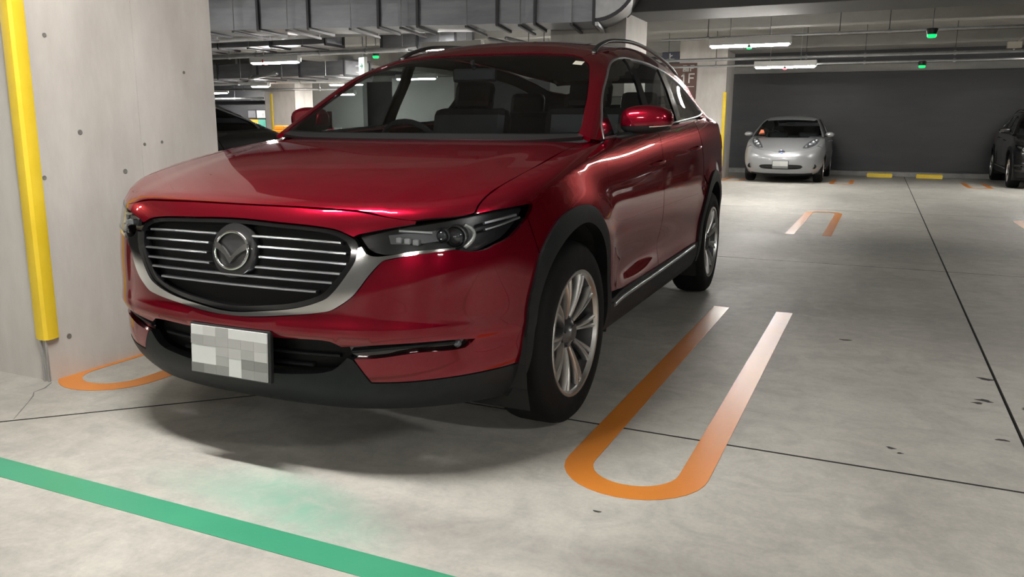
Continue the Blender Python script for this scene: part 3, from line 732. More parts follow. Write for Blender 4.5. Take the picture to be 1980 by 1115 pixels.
def ribbon(name, mp, path, h, m, parent, off=.0, depth=.012, res=.03, closed=False, label=None, taper=None):
    """a bar of height h laid on the surface along a path"""
    P = catmull(path, closed, res, 50); X = mp.pts(P, 0.); N = mp.B.grad(X, mp.f); n = len(X); V = []; F = []
    T = np.zeros_like(X); T[1:-1] = X[2:]-X[:-2]; T[0] = X[1]-X[0]; T[-1] = X[-1]-X[-2]
    if closed: T[0] = X[1]-X[-1]; T[-1] = X[0]-X[-2]
    T /= np.linalg.norm(T, axis=1, keepdims=True); Bn = np.cross(N, T)
    for i in range(n):
        hh = h*(taper(i/(n-1)) if taper else 1)
        for u, d in ((-.5, -depth), (-.5, -depth*.25), (-.3, 0), (.3, 0), (.5, -depth*.25), (.5, -depth)): V.append(X[i]+Bn[i]*u*hh+N[i]*(off+d))
    for i in range(n if closed else n-1):
        j = (i+1) % n
        for k in range(5): F.append((i*6+k, i*6+k+1, j*6+k+1, j*6+k))
        F.append((i*6+5, i*6, j*6, j*6+5))
    if not closed: F += [tuple(range(5, -1, -1)), tuple((n-1)*6+k for k in range(6))]
    o = MB().add(V, F).build(name, m, parent, auto=50)
    if label: o['label'] = label
    return o
for z, xa, xb in ((.811, .078, .430), (.776, .106, .450), (.741, .112, .450), (.706, .098, .425)):
    for s in (1, -1):
        ribbon('grille_bar', FS, [(s*x, -.9, z+.004*(x-.25)) for x in np.linspace(xa, xb, 6)], .009, M_SATIN, grille, off=-.006, depth=.028)
for z, xb in ((.673, .395), (.640, .335)):
    ribbon('grille_bar', FS, [(x, -.9, z+.004*abs(x)) for x in np.linspace(-xb, xb, 11)], .009, M_SATIN, grille, off=-.006, depth=.028)
# round badge: dark disc, bright ring and the winged V
badge = empty('badge', (0, -.880, .752), 0, car); badge.rotation_euler = (R(-11), 0, 0)
MB().lathe([(.0005, -.010), (.076, -.010), (.090, -.008), (.096, .004), (.096, .05)], 36, 'y').build('badge_disc', mat('badge black', (.012, .012, .013), .35, 0, .2), badge, auto=35)
ring = [(.070*math.cos(a), -.016, .062*math.sin(a)-.001) for a in [2*math.pi*k/40 for k in range(40)]]
MB().tube(ring, .0048, 8, closed=True).build('badge_ring', M_CHROME, badge, smooth=True)
wing = [(-.070, .018), (-.055, .034), (-.03, .012), (-.012, -.012), (0, -.024), (.012, -.012), (.03, .012), (.055, .034), (.070, .018), (.052, .022), (.036, .004), (.016, -.024), (0, -.05), (-.016, -.024), (-.036, .004), (-.052, .022)]
V = []; n = len(wing)
V = [(x, -.014, z) for x, z in wing]+[(x*.92, -.022, z*.92-.0005) for x, z in wing]
bm = MB(); Mw = Matrix(((1, 0, 0, 0), (0, 0, 1, 0), (0, 1, 0, 0), (0, 0, 0, 1)))
for sgn in (1, -1):
    q = [(sgn*x, z) for x, z in ((.070, .026), (.050, .020), (.026, .002), (.008, -.016), (0, -.024), (0, -.046), (.010, -.034), (.024, -.018), (.046, -.004), (.068, .006))]
    bm.prism(q, -.022, -.013, Mw)
bm.build('badge_wings', M_CHROME, badge)
# chrome: V below the grille and the wings under the headlights
CH_I = [(0, -.919, .552), (.163, -.915, .568), (.276, -.906, .587), (.366, -.891, .618), (.399, -.883, .645), (.442, -.868, .703), (.466, -.855, .746), (.472, -.847, .785), (.482, -.842, .79), (.497, -.84, .768), (.52, -.834, .760), (.56, -.82, .763), (.63, -.783, .776), (.737, -.699, .785)]
CH_O = [(.737, -.70, .779), (.626, -.786, .764), (.555, -.825, .750), (.538, -.83, .738), (.508, -.848, .70), (.461, -.868, .636), (.411, -.883, .598), (.378, -.891, .582), (.239, -.911, .561), (.085, -.919, .543), (0, -.92, .540)]
ch_r = CH_I+CH_O
chrome = CH_I+CH_O+[(-q[0], q[1], q[2]) for q in reversed(CH_O[:-1])]+[(-q[0], q[1], q[2]) for q in reversed(CH_I[1:])]
panel('grille_trim', FS, chrome, M_CHROME, car, off=.006, gap=.0, res=.012, thick=.03, label='chrome winged trim under the grille', dome=.008)
# headlights
HEAD = [(.464, -.84, .822), (.55, -.805, .842), (.632, -.76, .858), (.719, -.691, .873), (.773, -.63, .885), (.826, -.546, .897), (.879, -.404, .906), (.882, -.405, .893), (.877, -.438, .863), (.852, -.525, .807), (.825, -.585, .787), (.806, -.618, .774), (.769, -.667, .772), (.737, -.699, .786), (.652, -.768, .777), (.543, -.825, .771), (.512, -.836, .777), (.49, -.84, .79)]
for s in (1, -1):
    S_ = (lambda P: P) if s == 1 else mirror
    hl = empty('headlight', (0, 0, 0), 0, car)
    panel('lamp_housing', FS, S_(HEAD), mat('lamp shell', (.02, .02, .022), .3), hl, off=-.055, gap=-.003, thick=0, res=.03)
    panel('lens', FS, S_(HEAD), M_LENS, hl, off=.002, gap=.0015, thick=.004, res=.02)
    def mapt(P, off): return FS.pts(S_(P), off)
    # inner reflector bowl and the outer dark bowl
    panel('reflector', FS, S_([(.545, -.8, .828), (.62, -.77, .838), (.70, -.716, .846), (.70, -.726, .806), (.62, -.77, .795), (.555, -.803, .797)]), M_LAMPGREY, hl, off=-.03, thick=.012, res=.03)
    for (x0, z0, x1, z1) in ((.555, .826, .69, .839),): ribbon('light_strip', FS, S_([(x, -.75, z0+(z1-z0)*(x-x0)/(x1-x0)) for x in np.linspace(x0, x1, 6)]), .009, M_REFL, hl, off=-.012, depth=.014)
    ribbon('light_strip', FS, S_([(.80, -.6, .858), (.83, -.54, .866), (.862, -.475, .876)]), .011, M_REFL, hl, off=-.012, depth=.014)
    ribbon('light_strip', FS, S_([(.80, -.6, .835), (.83, -.54, .846), (.868, -.46, .866)]), .008, M_REFL, hl, off=-.012, depth=.014)
    c = mapt([(.745, -.681, .822)], -.045)[0]; c2 = mapt([(.708, -.712, .826)], -.04)[0]; cm = mapt([(.60, -.79, .815)], -.03)[0]
    dirv = Vector((.28*s, -.96, .0)).normalized()
    q = Vector((0, 1, 0)).rotation_difference(-dirv).to_matrix().to_4x4()
    for cc, r, nm in ((c, .034, 'projector'), (c2, .022, 'projector')):
        b = MB(); b.lathe([(r*1.12, .03), (r*1.12, -.012), (r*1.02, -.018), (r*.98, -.006)], 28, 'y'); o = b.build(nm, M_REFL if r > .03 else M_LAMPGREY, hl, auto=40)
        o.matrix_local = Matrix.Translation(Vector(cc)) @ q
        b = MB(); b.lathe([(r*.98, -.004), (r*.85, -.016), (r*.55, -.025), (.0005, -.028)], 28, 'y'); o = b.build('projector_lens', mat('projector glass', (.03, .033, .036), .04, 0, 1.), hl, smooth=True)
        o.matrix_local = Matrix.Translation(Vector(cc)) @ q
    arc = mapt([(.757, -.66, .856), (.772, -.65, .848), (.782, -.64, .83), (.782, -.645, .812), (.775, -.66, .795), (.762, -.672, .782)], -.014)
    MB().tube(catmull(arc, False, .008, 80), .0095, 8, flat=.7).build('daylight_ring', mat('frosted light guide', (.42, .42, .40), .35, .3), hl, smooth=True)
    for k in range(3):
        cc = mapt([(.585+.035*k, -.79, .812)], -.022)[0]; MB().box(tuple(cc), (.022, .02, .02), bev=.004).build('led_block', M_REFL, hl)
# fog slots
for s in (1, -1):
    S_ = (lambda P: P) if s == 1 else mirror
    slot = panel('fog_slot', FS, S_(SLOT_T+SLOT_B), M_GLOSSBLK, car, off=-.022, gap=-.003, thick=0, res=.03)
    ribbon('slot_blade', FS, S_([(.45, -.88, .443), (.57, -.83, .458), (.69, -.76, .466), (.745, -.7, .468)]), .012, M_CLAD, slot, off=-.008, depth=.014)
    cc = FS.pts(S_([(.752, -.70, .464)]), -.012)[0]
    o = MB().lathe([(.014, .02), (.014, -.002), (.012, -.005), (.0005, -.008)], 20, 'y').build('fog_lamp', mat('fog lamp glass', (.12, .13, .15), .15, .5, .5), slot, smooth=True); o.location = cc; o.rotation_euler = (0, 0, R(38*s))
# lower opening and black valance
OPEN_R = [(0, -.925, .47), (.202, -.92, .476), (.304, -.911, .482), (.382, -.898, .479), (.419, -.89, .458), (.437, -.883, .428), (.38, -.888, .381), (.30, -.90, .362), (.177, -.901, .351), (0, -.9, .348)]
OPEN = OPEN_R+[(-q[0], q[1], q[2]) for q in reversed(OPEN_R[1:-1])]
lg = panel('lower_grille', FS, OPEN, mat('grille black', (0, 0, 0)), car, off=-.05, gap=-.004, thick=0, res=.04)
for z, xx in ((.418, .40), (.375, .29)): ribbon('lower_bar', FS, [(x, -.9, z) for x in np.linspace(-xx, xx, 9)], .012, M_CLAD, lg, off=-.036, depth=.015)
VB = [(.83, -.44, .225), (.80, -.55, .222), (.72, -.68, .22), (.58, -.76, .22), (.35, -.80, .22), (0, -.81, .22)]
val_r = OPEN_R[::-1][:-5]   # bottom of the opening out to its corner
val_r = [(0, -.9, .348), (.177, -.901, .351), (.30, -.90, .362), (.38, -.888, .381), (.437, -.883, .428), (.456, -.878, .420)]+LOWE+[(.868, -.46, .30)]+VB
val = val_r+[(-q[0], q[1], q[2]) for q in reversed(val_r[1:-1])]
panel('front_valance', FS, val, M_CLAD, car, res=.03, off=.002, thick=.03)
plate = empty('number_plate', (0, -.938, .412), 0, car); plate.rotation_euler = (R(-3), 0, 0); plate['label'] = 'white number plate with greyed-out patches'
MB().box((0, .012, 0), (.346, .02, .178), bev=.005).build('plate_holder', M_BLACKP, plate)
MB().box((0, 0, 0), (.33, .004, .165), bev=.0015).build('plate_sheet', M_PLATE, plate)
GP = ((0, 1, .40), (1, 0, .66), (1, 1, .45), (2, 0, .45), (2, 1, .46), (3, 1, .47), (4, 1, .48), (5, 1, .52), (2, 2, .5), (3, 2, .56), (4, 2, .44), (5, 2, .6), (4, 3, .27), (5, 3, .26), (2, 3, .45), (1, 4, .3), (2, 4, .31), (0, 4, .22), (4, 4, .36), (5, 4, .34))
for (i, j, v) in GP:
    MB().box((-.1375+.055*i, -.0026, .066-.033*j), (.0545, .0012, .0325)).build('plate_patch', mat('grey patch %.2f' % v, (v*.85, v*.85, v*.84), .5), plate)

# ---- sides
def arc_pts(cy, r0, a0, a1, n, zc=.365):
    return [(cy+r0*math.cos(R(a)), zc+r0*math.sin(R(a))) for a in np.linspace(a0, a1, n)]
def beltz(y): return float(np.interp(y, [.45, .6, 1.2, 1.9, 2.5, 3.1, 3.45], [1.118, 1.125, 1.165, 1.200, 1.23, 1.262, 1.285]))
WINF = [(.849, .488, 1.118), (.831, .511, 1.169), (.814, .558, 1.214), (.789, .634, 1.273), (.769, .709, 1.322), (.754, .775, 1.36), (.739, .852, 1.4), (.712, .972, 1.452), (.683, 1.121, 1.498)]
WINTOP = [(.558, 1.214), (.634, 1.273), (.709, 1.322), (.775, 1.36), (.852, 1.40), (.972, 1.452), (1.121, 1.498), (1.265, 1.526), (1.42, 1.537), (1.83, 1.542), (2.2, 1.530), (2.573, 1.512), (2.95, 1.472), (3.25, 1.41), (3.36, 1.35), (3.38, 1.31), (3.33, 1.285)]
WINBOT = [(y, beltz(y)) for y in (3.1, 2.5, 1.9, 1.2, .6, .492)]
WIN = WINTOP+WINBOT+[(.511, 1.169)]
GF = [(.384, .86), (.415, .60), (.425, .45)]          # front edge of the front door
for s in (1, -1):
    S_ = (lambda P: P) if s == 1 else mirror
    # fender: from the bumper seam over the arch to the door
    fen = [(.877, -.438, .863), (.881, -.407, .894), (.879, -.404, .906), (.826, -.546, .897), (.775, -.63, .887)]+FGAP+[(.845, .45, 1.112), (.87, .42, 1.07), (.89, .395, 1.0), (.915, .384, .86), (.92, .415, .60), (.91, .425, .43), (.90, .425, .40)]
    fen += [(.92, y, z) for y, z in ((.40, .41), (.375, .50), (.335, .60), (.28, .69), (.2, .76), (.1, .81), (0, .838), (-.13, .835), (-.25, .80), (-.34, .745))]+[(.905, -.385, .70)]
    panel('fender', Mapper(SUVB, low, 'sph', 1, (0, .1, .45)), S_(fen), M_RED, car, res=.028)
    # wheel arch cladding
    for cy, nm in ((-.035, 'front'), (2.93, 'rear')):
        if nm == 'front':
            ring = [(.475, .285), (.39, .285), (.38, .40), (.355, .53), (.306, .625), (.22, .715), (.12, .775), (0, .806), (-.13, .80), (-.25, .765), (-.34, .705), (-.395, .62), (-.42, .50), (-.428, .36), (-.425, .235),
                    (-.462, .235), (-.470, .34), (-.462, .545), (-.436, .65), (-.40, .736), (-.34, .795), (-.26, .841), (-.15, .868), (-.02, .873), (.10, .852), (.179, .810), (.25, .757), (.30, .70), (.36, .60), (.405, .48), (.43, .40), (.47, .40)]
        else:
            ring = arc_pts(cy, .436, -8, 188, 22)+[(cy-.43, .29)]+[(cy-.50, .30), (cy-.515, .42)]+arc_pts(cy, .515, 165, 0, 18)+[(cy+.5, .30), (cy+.432, .30)]
        mpp = SL[s]
        panel('wheel_arch_trim', mpp, sidep(ring), M_CLAD, car, off=.012, gap=0, res=.03, thick=.05, dome=.004)
        lin = MB(); V = []; F = []
        A = np.linspace(-25, 205, 20)
        for a in A: V += [(s*.895, cy+.445*math.cos(R(a)), .365+.445*math.sin(R(a))), (s*.42, cy+.445*math.cos(R(a)), .365+.445*math.sin(R(a)))]
        for i in range(len(A)-1): F.append((2*i, 2*i+1, 2*i+3, 2*i+2))
        F.append(tuple(2*i+1 for i in range(len(A))))
        lin.add(V, F).build('wheel_liner', M_DARK, car)
    zb = .408
    fd = GF[::-1]+[(.395, 1.0), (.42, 1.07), (.47, 1.108)]+[(y, beltz(y)-.006) for y in (.6, .9, 1.2, 1.345)]+[(1.372, 1.10), (1.380, .9), (1.385, .6), (1.385, zb)]+[(.9, zb-.004)]
    door = panel('front_door', SF[s], sidep(fd), M_RED, car, res=.03)
    rd = [(1.388, zb), (1.389, .6), (1.384, .9), (1.376, 1.10), (1.35, beltz(1.35)-.006)]+[(y, beltz(y)-.006) for y in (1.7, 2.1, 2.33)]+[(2.42, 1.12), (2.50, .98), (2.52, .86)]+arc_pts(2.93, .49, 125, 172, 6)+[(2.40, zb+.01), (2.0, zb)]
    door2 = panel('rear_door', SF[s], sidep(rd), M_RED, car, res=.03)
    qp = [(2.335, beltz(2.33)-.006)]+[(y, beltz(y)-.006) for y in (2.6, 2.9, 3.1, 3.3)]+[(3.45, 1.24), (3.62, 1.16), (3.68, 1.0), (3.70, .7), (3.66, .4), (3.45, .38)]+arc_pts(2.93, .49, 5, 122, 12)+[(2.53, .87), (2.51, .985), (2.43, 1.125)]
    panel('quarter_panel', SF[s], sidep(qp), M_RED, car, res=.035)
    # handles with a recess cup behind them
    for dr, y0, z0 in ((door, 1.235, .985), (door2, 2.20, 1.042)):
        X = SF[s].pts(sidep([(y0-.10+.2*k/8, z0+.012*k/8) for k in range(9)]), .0)
        hh = [X[k]+np.array([s*(.030*math.sin(math.pi*min(1, max(0, k/8)))**.4 if 0 < k < 8 else -.004), 0, 0]) for k in range(9)]
        MB().tube(catmull(hh, False, .012, 80), .012, 8, flat=.6).build('door_handle', M_RED, dr, smooth=True)
    # rocker cladding and its bright strip
    rk = [(.40, .42), (.9, .422), (1.6, .424), (2.42, .43), (2.43, .34), (2.35, .285), (1.4, .275), (.5, .275), (.40, .28)]
    rocker = panel('rocker_trim', SL[s], sidep(rk), M_CLAD, car, off=.008, gap=0, res=.04, thick=.05)
    ribbon('rocker_strip', SL[s], sidep([(.47, .388), (1.0, .394), (1.7, .404), (2.30, .416)]), .020, M_SATIN, rocker, off=.020, depth=.014, label='bright silver strip')
    # side frame of the cabin: A-pillar, roof rail, D-pillar in body colour
    fr = [(1.10, 1.545), (1.20, 1.566), (1.4, 1.588), (1.8, 1.605), (2.3, 1.597), (2.8, 1.565), (3.2, 1.52), (3.50, 1.465), (3.60, 1.40), (3.66, 1.28), (3.60, 1.25), (3.35, 1.277)]
    panel('side_frame', SG[s], sidep(fr+WINTOP[::-1][:-7]+[(1.113, 1.498)]), M_RED, car, res=.03, gap=0)
    ap = [(.771, .370, 1.142), (.766, .422, 1.172), (.74, .528, 1.236), (.72, .621, 1.291), (.695, .713, 1.346), (.662, .821, 1.409), (.618, .942, 1.469), (.557, 1.031, 1.509), (.56, 1.10, 1.545), (.60, 1.20, 1.565), (.66, 1.18, 1.52)]+WINF[::-1]+[(.855, .465, 1.108), (.81, .385, 1.112)]
    AM = Mapper(SUVB, gh, 'sph', 1, (s*.12, 1.35, .95))
    panel('a_pillar', AM, S_(ap), M_RED, car, res=.02, gap=0, off=-.0008, corner=30)
    panel('pillar_lining', AM, S_(ap), M_TRIM, car, res=.03, gap=.003, off=-.022, thick=0, corner=30)
    FRAME = fr+WINTOP[::-1][:-7]+[(1.113, 1.498)]
    # glass, dark pillars and bright surround
    fw_ = [(.511, 1.169)]+WINTOP[:9]+[(1.40, 1.42), (1.375, 1.29), (1.345, beltz(1.345)), (1.2, 1.165), (.6, 1.125), (.492, 1.118)]
    rw_ = [(1.44, 1.537), (1.83, 1.542), (2.16, 1.531), (2.19, 1.40), (2.1, 1.28), (2.05, beltz(2.05)), (1.7, beltz(1.7)), (1.40, beltz(1.40)), (1.41, 1.29), (1.46, 1.43)]
    qw_ = [(2.29, 1.527), (2.573, 1.512), (2.95, 1.472), (3.25, 1.41), (3.36, 1.35), (3.38, 1.31), (3.33, 1.285), (3.1, beltz(3.1)), (2.5, beltz(2.5)), (2.15, beltz(2.15)), (2.18, 1.26), (2.27, 1.39)]
    for nm, P_ in (('front_window', fw_), ('rear_window', rw_), ('quarter_window', qw_)):
        panel(nm, SG[s], sidep(P_), M_SGLASS, car, off=-.006, gap=-.003, thick=.004, res=.04)
    bp_ = [(1.35, 1.54), (1.465, 1.541), (1.48, 1.44), (1.455, 1.29), (1.45, beltz(1.45)), (1.32, beltz(1.32)), (1.335, 1.29), (1.375, 1.42)]
    cp_ = [(2.13, 1.533), (2.33, 1.526), (2.32, 1.40), (2.22, 1.26), (2.19, beltz(2.19)), (2.03, beltz(2.03)), (2.08, 1.28), (2.155, 1.40)]
    for P_ in (bp_, cp_): panel('window_pillar', SG[s], sidep(P_), M_GLOSSBLK, car, off=.001, gap=0, thick=.012, res=.04)
    panel('corner_panel', SG[s], sidep([(.492, 1.118), (.511, 1.165), (.64, 1.255), (.66, 1.128)]), M_GLOSSBLK, car, off=.001, gap=0, thick=.012, res=.03)
    ribbon('window_trim', SG[s], sidep(WIN), .011, M_SATIN, car, off=.003, depth=.010, closed=True, label='bright strip around the side windows')
    # roof rail
    Xr = RT.pts([(s*x, y, 0) for x, y in ((.575, 1.14), (.565, 1.25), (.555, 1.5), (.55, 2.0), (.545, 2.5), (.53, 3.0), (.51, 3.35), (.50, 3.45))], 0)
    hgt = [0, .018, .032, .036, .036, .032, .018, 0]; Xr = [X+np.array([0, 0, h_]) for X, h_ in zip(Xr, hgt)]
    MB().tube(catmull(Xr, False, .05, 80), .014, 8, flat=.8).build('roof_rail', M_RAIL, car, smooth=True)
    # mirror
    mir = empty('door_mirror', (s*.958, .80, 1.2), 0, car)
    bm = bmesh.new(); bmesh.ops.create_cube(bm, size=1)
    bmesh.ops.subdivide_edges(bm, edges=bm.edges[:], cuts=6, use_grid_fill=True)
    for v in bm.verts:
        c_ = v.co; l = max(abs(c_.x), abs(c_.y), abs(c_.z))*2; d_ = Vector((abs(c_.x)**1., 0, 0))
        p_ = c_*2; e_ = 3.2; k_ = (abs(p_.x)**e_+abs(p_.y)**e_+abs(p_.z)**e_)**(-1/e_)
        p_ = p_*k_*1.0
        x_, y_, z_ = p_.x, p_.y, p_.z
        zs = .070-.018*(x_ if x_ > 0 else 0)**1.5+.006*x_*0
        c_.x = x_*.118; c_.y = (y_*.075 if y_ < 0 else y_*.055)+.012*x_; c_.z = z_*zs*(1 if z_ > 0 else .86)+.004*x_
        v.co = c_
    V = [(s*v.co.x, v.co.y, v.co.z) for v in bm.verts]; F = [[v.index for v in f.verts] for f in bm.faces]; bm.free()
    FT = [f for f in F if np.mean([V[i][2] for i in f]) > -.027]; FB = [f for f in F if np.mean([V[i][2] for i in f]) <= -.027]
    MB().add(V, FT).build('mirror_shell', M_RED, mir, smooth=True)
    MB().add([(v[0]*1.012, v[1]*1.02, v[2]-.002) for v in V], FB).build('mirror_base', M_BLACKP, mir, smooth=True)
    MB().box((0, .058, .0), (.2, .006, .10), bev=.003).build('mirror_glass', M_CHROME, mir)
    MB().tube([(-s*.155, -.14, -.085), (-s*.10, -.07, -.072), (-s*.03, 0, -.05)], [.032, .026, .03], 10, flat=.55).build('mirror_arm', M_BLACKP, mir, smooth=True)
    MB().tube([(s*.03, -.073, -.030), (s*.08, -.064, -.027), (s*.117, -.02, -.022)], .0028, 6).build('turn_signal', mat('signal lens', (.45, .38, .34), .2), mir, smooth=True)
    # tail lamp
    panel('tail_lamp', SF[s], sidep([(3.47, 1.12), (3.60, 1.14), (3.70, 1.08), (3.70, .98), (3.55, 1.02)]), mat('tail lamp red', (.25, .005, .008), .1, 0, 1.), car, off=.004, res=.04)
# windscreen, roof, rear
WSL = [(.774, .366, 1.142), (.769, .418, 1.172), (.743, .524, 1.236), (.723, .617, 1.291), (.698, .709, 1.346), (.665, .817, 1.409), (.621, .938, 1.469), (.56, 1.027, 1.509), (.493, 1.058, 1.529), (.40, 1.053, 1.53), (.2, 1.04, 1.54), (0, 1.034, 1.545)]
ws = [(0, .240, 1.14), (.2, .248, 1.14), (.4, .272, 1.14), (.6, .312, 1.14)]+WSL+[(-q[0], q[1], q[2]) for q in reversed(WSL[:-1])]+[(-.6, .312, 1.14), (-.4, .272, 1.14), (-.2, .248, 1.14)]
wind = panel('windscreen', RT, ws, M_WS, car, gap=.004, off=-.003, thick=.006, res=.045)
rf = [(0, 1.038, 1.55), (.2, 1.044, 1.54), (.40, 1.058, 1.53), (.493, 1.063, 1.53), (.558, 1.034, 1.5), (.565, 1.10, 1.54), (.603, 1.2, 1.56), (.607, 1.5, 1.6), (.60, 2.2, 1.6), (.57, 2.9, 1.58), (.53, 3.3, 1.5), (.50, 3.47, 1.47), (.3, 3.51, 1.5), (0, 3.53, 1.5)]
panel('roof', RT, rf+[(-q[0], q[1], q[2]) for q in reversed(rf[1:-1])], M_RED, car, gap=0, res=.05)
# cowl between hood and glass, black screen border, wipers
cowl = [(0, .20, 1.14), (.2, .208, 1.14), (.4, .233, 1.14), (.6, .277, 1.13), (.74, .33, 1.12), (.795, .355, 1.12), (.80, .385, 1.13), (.775, .385, 1.14), (.6, .325, 1.14), (.4, .283, 1.14), (.2, .258, 1.14), (0, .25, 1.14)]
panel('cowl', Mapper(SUVB, ff, 'top'), cowl+[(-q[0], q[1], q[2]) for q in reversed(cowl[1:-1])], M_BLACKP, car, gap=0, off=-.006, res=.04)
o = panel('sticker', RT, [(.542, .915, 0), (.59, .915, 0), (.59, .965, 0), (.542, .965, 0)], mat('sticker white', (.75, .72, .62), .4), wind, gap=0, off=.003, thick=0, res=.02, label='small pale round sticker')
RB = Mapper(SUVB, ff, 'sph', 1, (0, 3.0, .8))
tg = [(0, 3.7, 1.15), (.6, 3.65, 1.15), (.74, 3.6, 1.15), (.80, 3.72, .9), (.75, 3.8, .55), (.55, 3.9, .5), (0, 3.95, .5)]
def rear_outline(z0, z1, a0=118): return [(math.sin(R(a)), 3.0-math.cos(R(a)), .8+(z0-.8)) for a in np.linspace(a0, 179.9, 10)]
def flip(U): return U
class RearMap(Mapper):
    """chart of the tail seen from behind: (x, z)"""
    def uv(s, P): return np.asarray(P, float)[:, [0, 2]].copy()
    def surf(s, U):
        n = len(U); return s.B.hit(np.stack([U[:, 0], np.full(n, 4.6), U[:, 1]], 1), np.tile([0, -1., 0], (n, 1)), s.f, 0., 1.6, 70)
RM = RearMap(SUVB, ff, 'rear')
panel('tailgate', RM, [(-.7, 0, .55), (.7, 0, .55), (.76, 0, .8), (.74, 0, 1.12), (-.74, 0, 1.12), (-.76, 0, .8)], M_RED, car, res=.06)
panel('rear_glass', RM, [(-.70, 0, 1.14), (.70, 0, 1.14), (.54, 0, 1.43), (-.54, 0, 1.43)], M_SGLASS, car, res=.06)
panel('rear_bumper', RM, [(-.80, 0, .27), (.80, 0, .27), (.82, 0, .53), (-.82, 0, .53)], M_CLAD, car, res=.06)
# underbody, firewall, cabin
MB().box((0, -.35, .40), (1.05, .75, .32)).box((0, .62, .55), (1.60, .08, .85)).box((0, 1.5, .31), (1.62, 1.75, .08)).box((0, 3.05, .45), (1.0, 1.2, .25)).box((0, 3.0, .72), (1.5, 1.3, .06)).build('underbody', M_DARK, car)
cab = MB()
cab.box((0, .72, .93), (1.52, .42, .24), bev=.06); cab.box((.0, .62, 1.02), (1.40, .34, .10), bev=.045); cab.box((-.38, .72, 1.06), (.36, .16, .09), bev=.03)
cab.box((0, 1.25, .72), (.22, .9, .2), bev=.04)
cab.build('dashboard', M_TRIM, car, auto=40)
for s in (1, -1):
    panel('door_card', SF[s], sidep([(.50, .45), (3.3, .45), (3.3, 1.20), (2.5, 1.19), (1.9, 1.165), (1.2, 1.125), (.6, 1.085), (.48, 1.07)]), M_TRIM, car, off=-.06, gap=0, thick=0, res=.06)
    panel('rail_lining', SG[s], sidep(FRAME), M_TRIM, car, res=.05, gap=.003, off=-.024, thick=0)
panel('headliner', RT, [(0, 1.09, 1.55), (.40, 1.11, 1.53), (.55, 1.12, 1.5), (.58, 1.5, 1.6), (.58, 2.2, 1.6), (.52, 3.1, 1.5), (.4, 3.4, 1.5), (-.4, 3.4, 1.5), (-.52, 3.1, 1.5), (-.58, 2.2, 1.6), (-.58, 1.5, 1.6), (-.55, 1.12, 1.5), (-.4, 1.11, 1.5)], M_TRIM, car, off=-.03, gap=0, thick=0, res=.07)
stw = MB(); an = Matrix.Rotation(R(-62), 4, 'X')
stw.tube([tuple(an @ Vector((.185*math.cos(a), .185*math.sin(a), 0))) for a in [2*math.pi*k/28 for k in range(28)]], .016, 8, closed=True)
stw.box((0, 0, 0), (.13, .10, .06), an, bev=.02).box((0, 0, 0), (.34, .035, .02), an, bev=.006)
o = stw.build('steering_wheel', M_BLACKP, car, auto=40); o.location = (-.38, .93, 1.03)
def seat(x, y, w, hz, back):
    t = empty('seat', (x, y, 0), 0, car)
    MB().box((0, 0, .68), (w, .52, .16), bev=.05).build('cushion', M_SEAT, t)
    Mb = Matrix.Rotation(R(-14), 4, 'X'); MB().box((0, .30, .98), (w, .13, .62), Mb, bev=.055).build('backrest', M_SEAT, t)
    n_ = 1 if w < .7 else 3
    for k in range(n_):
        xx = 0 if n_ == 1 else (-.42+.42*k)
        MB().box((xx, .40, hz), (.26, .10, .17), Mb, bev=.04).build('headrest', M_SEAT, t)
        for sx in (-.06, .06): MB().tube([(xx+sx, .40, hz-.14), (xx+sx, .40, hz-.05)], .007, 6).build('headrest_post', M_SATIN, t)
seat(.38, 1.30, .52, 1.36, 1); seat(-.38, 1.30, .52, 1.36, 1); seat(0, 2.25, 1.3, 1.33, 1); seat(0, 3.0, 1.1, 1.27, 1)
mv = empty('inside_mirror', (0, .93, 1.43), 0, car)
MB().box((0, 0, 0), (.25, .035, .07), bev=.014).build('mirror_case', M_BLACKP, mv); MB().tube([(0, -.01, .03), (0, -.03, .07)], .012, 6).build('mirror_stem', M_BLACKP, mv)
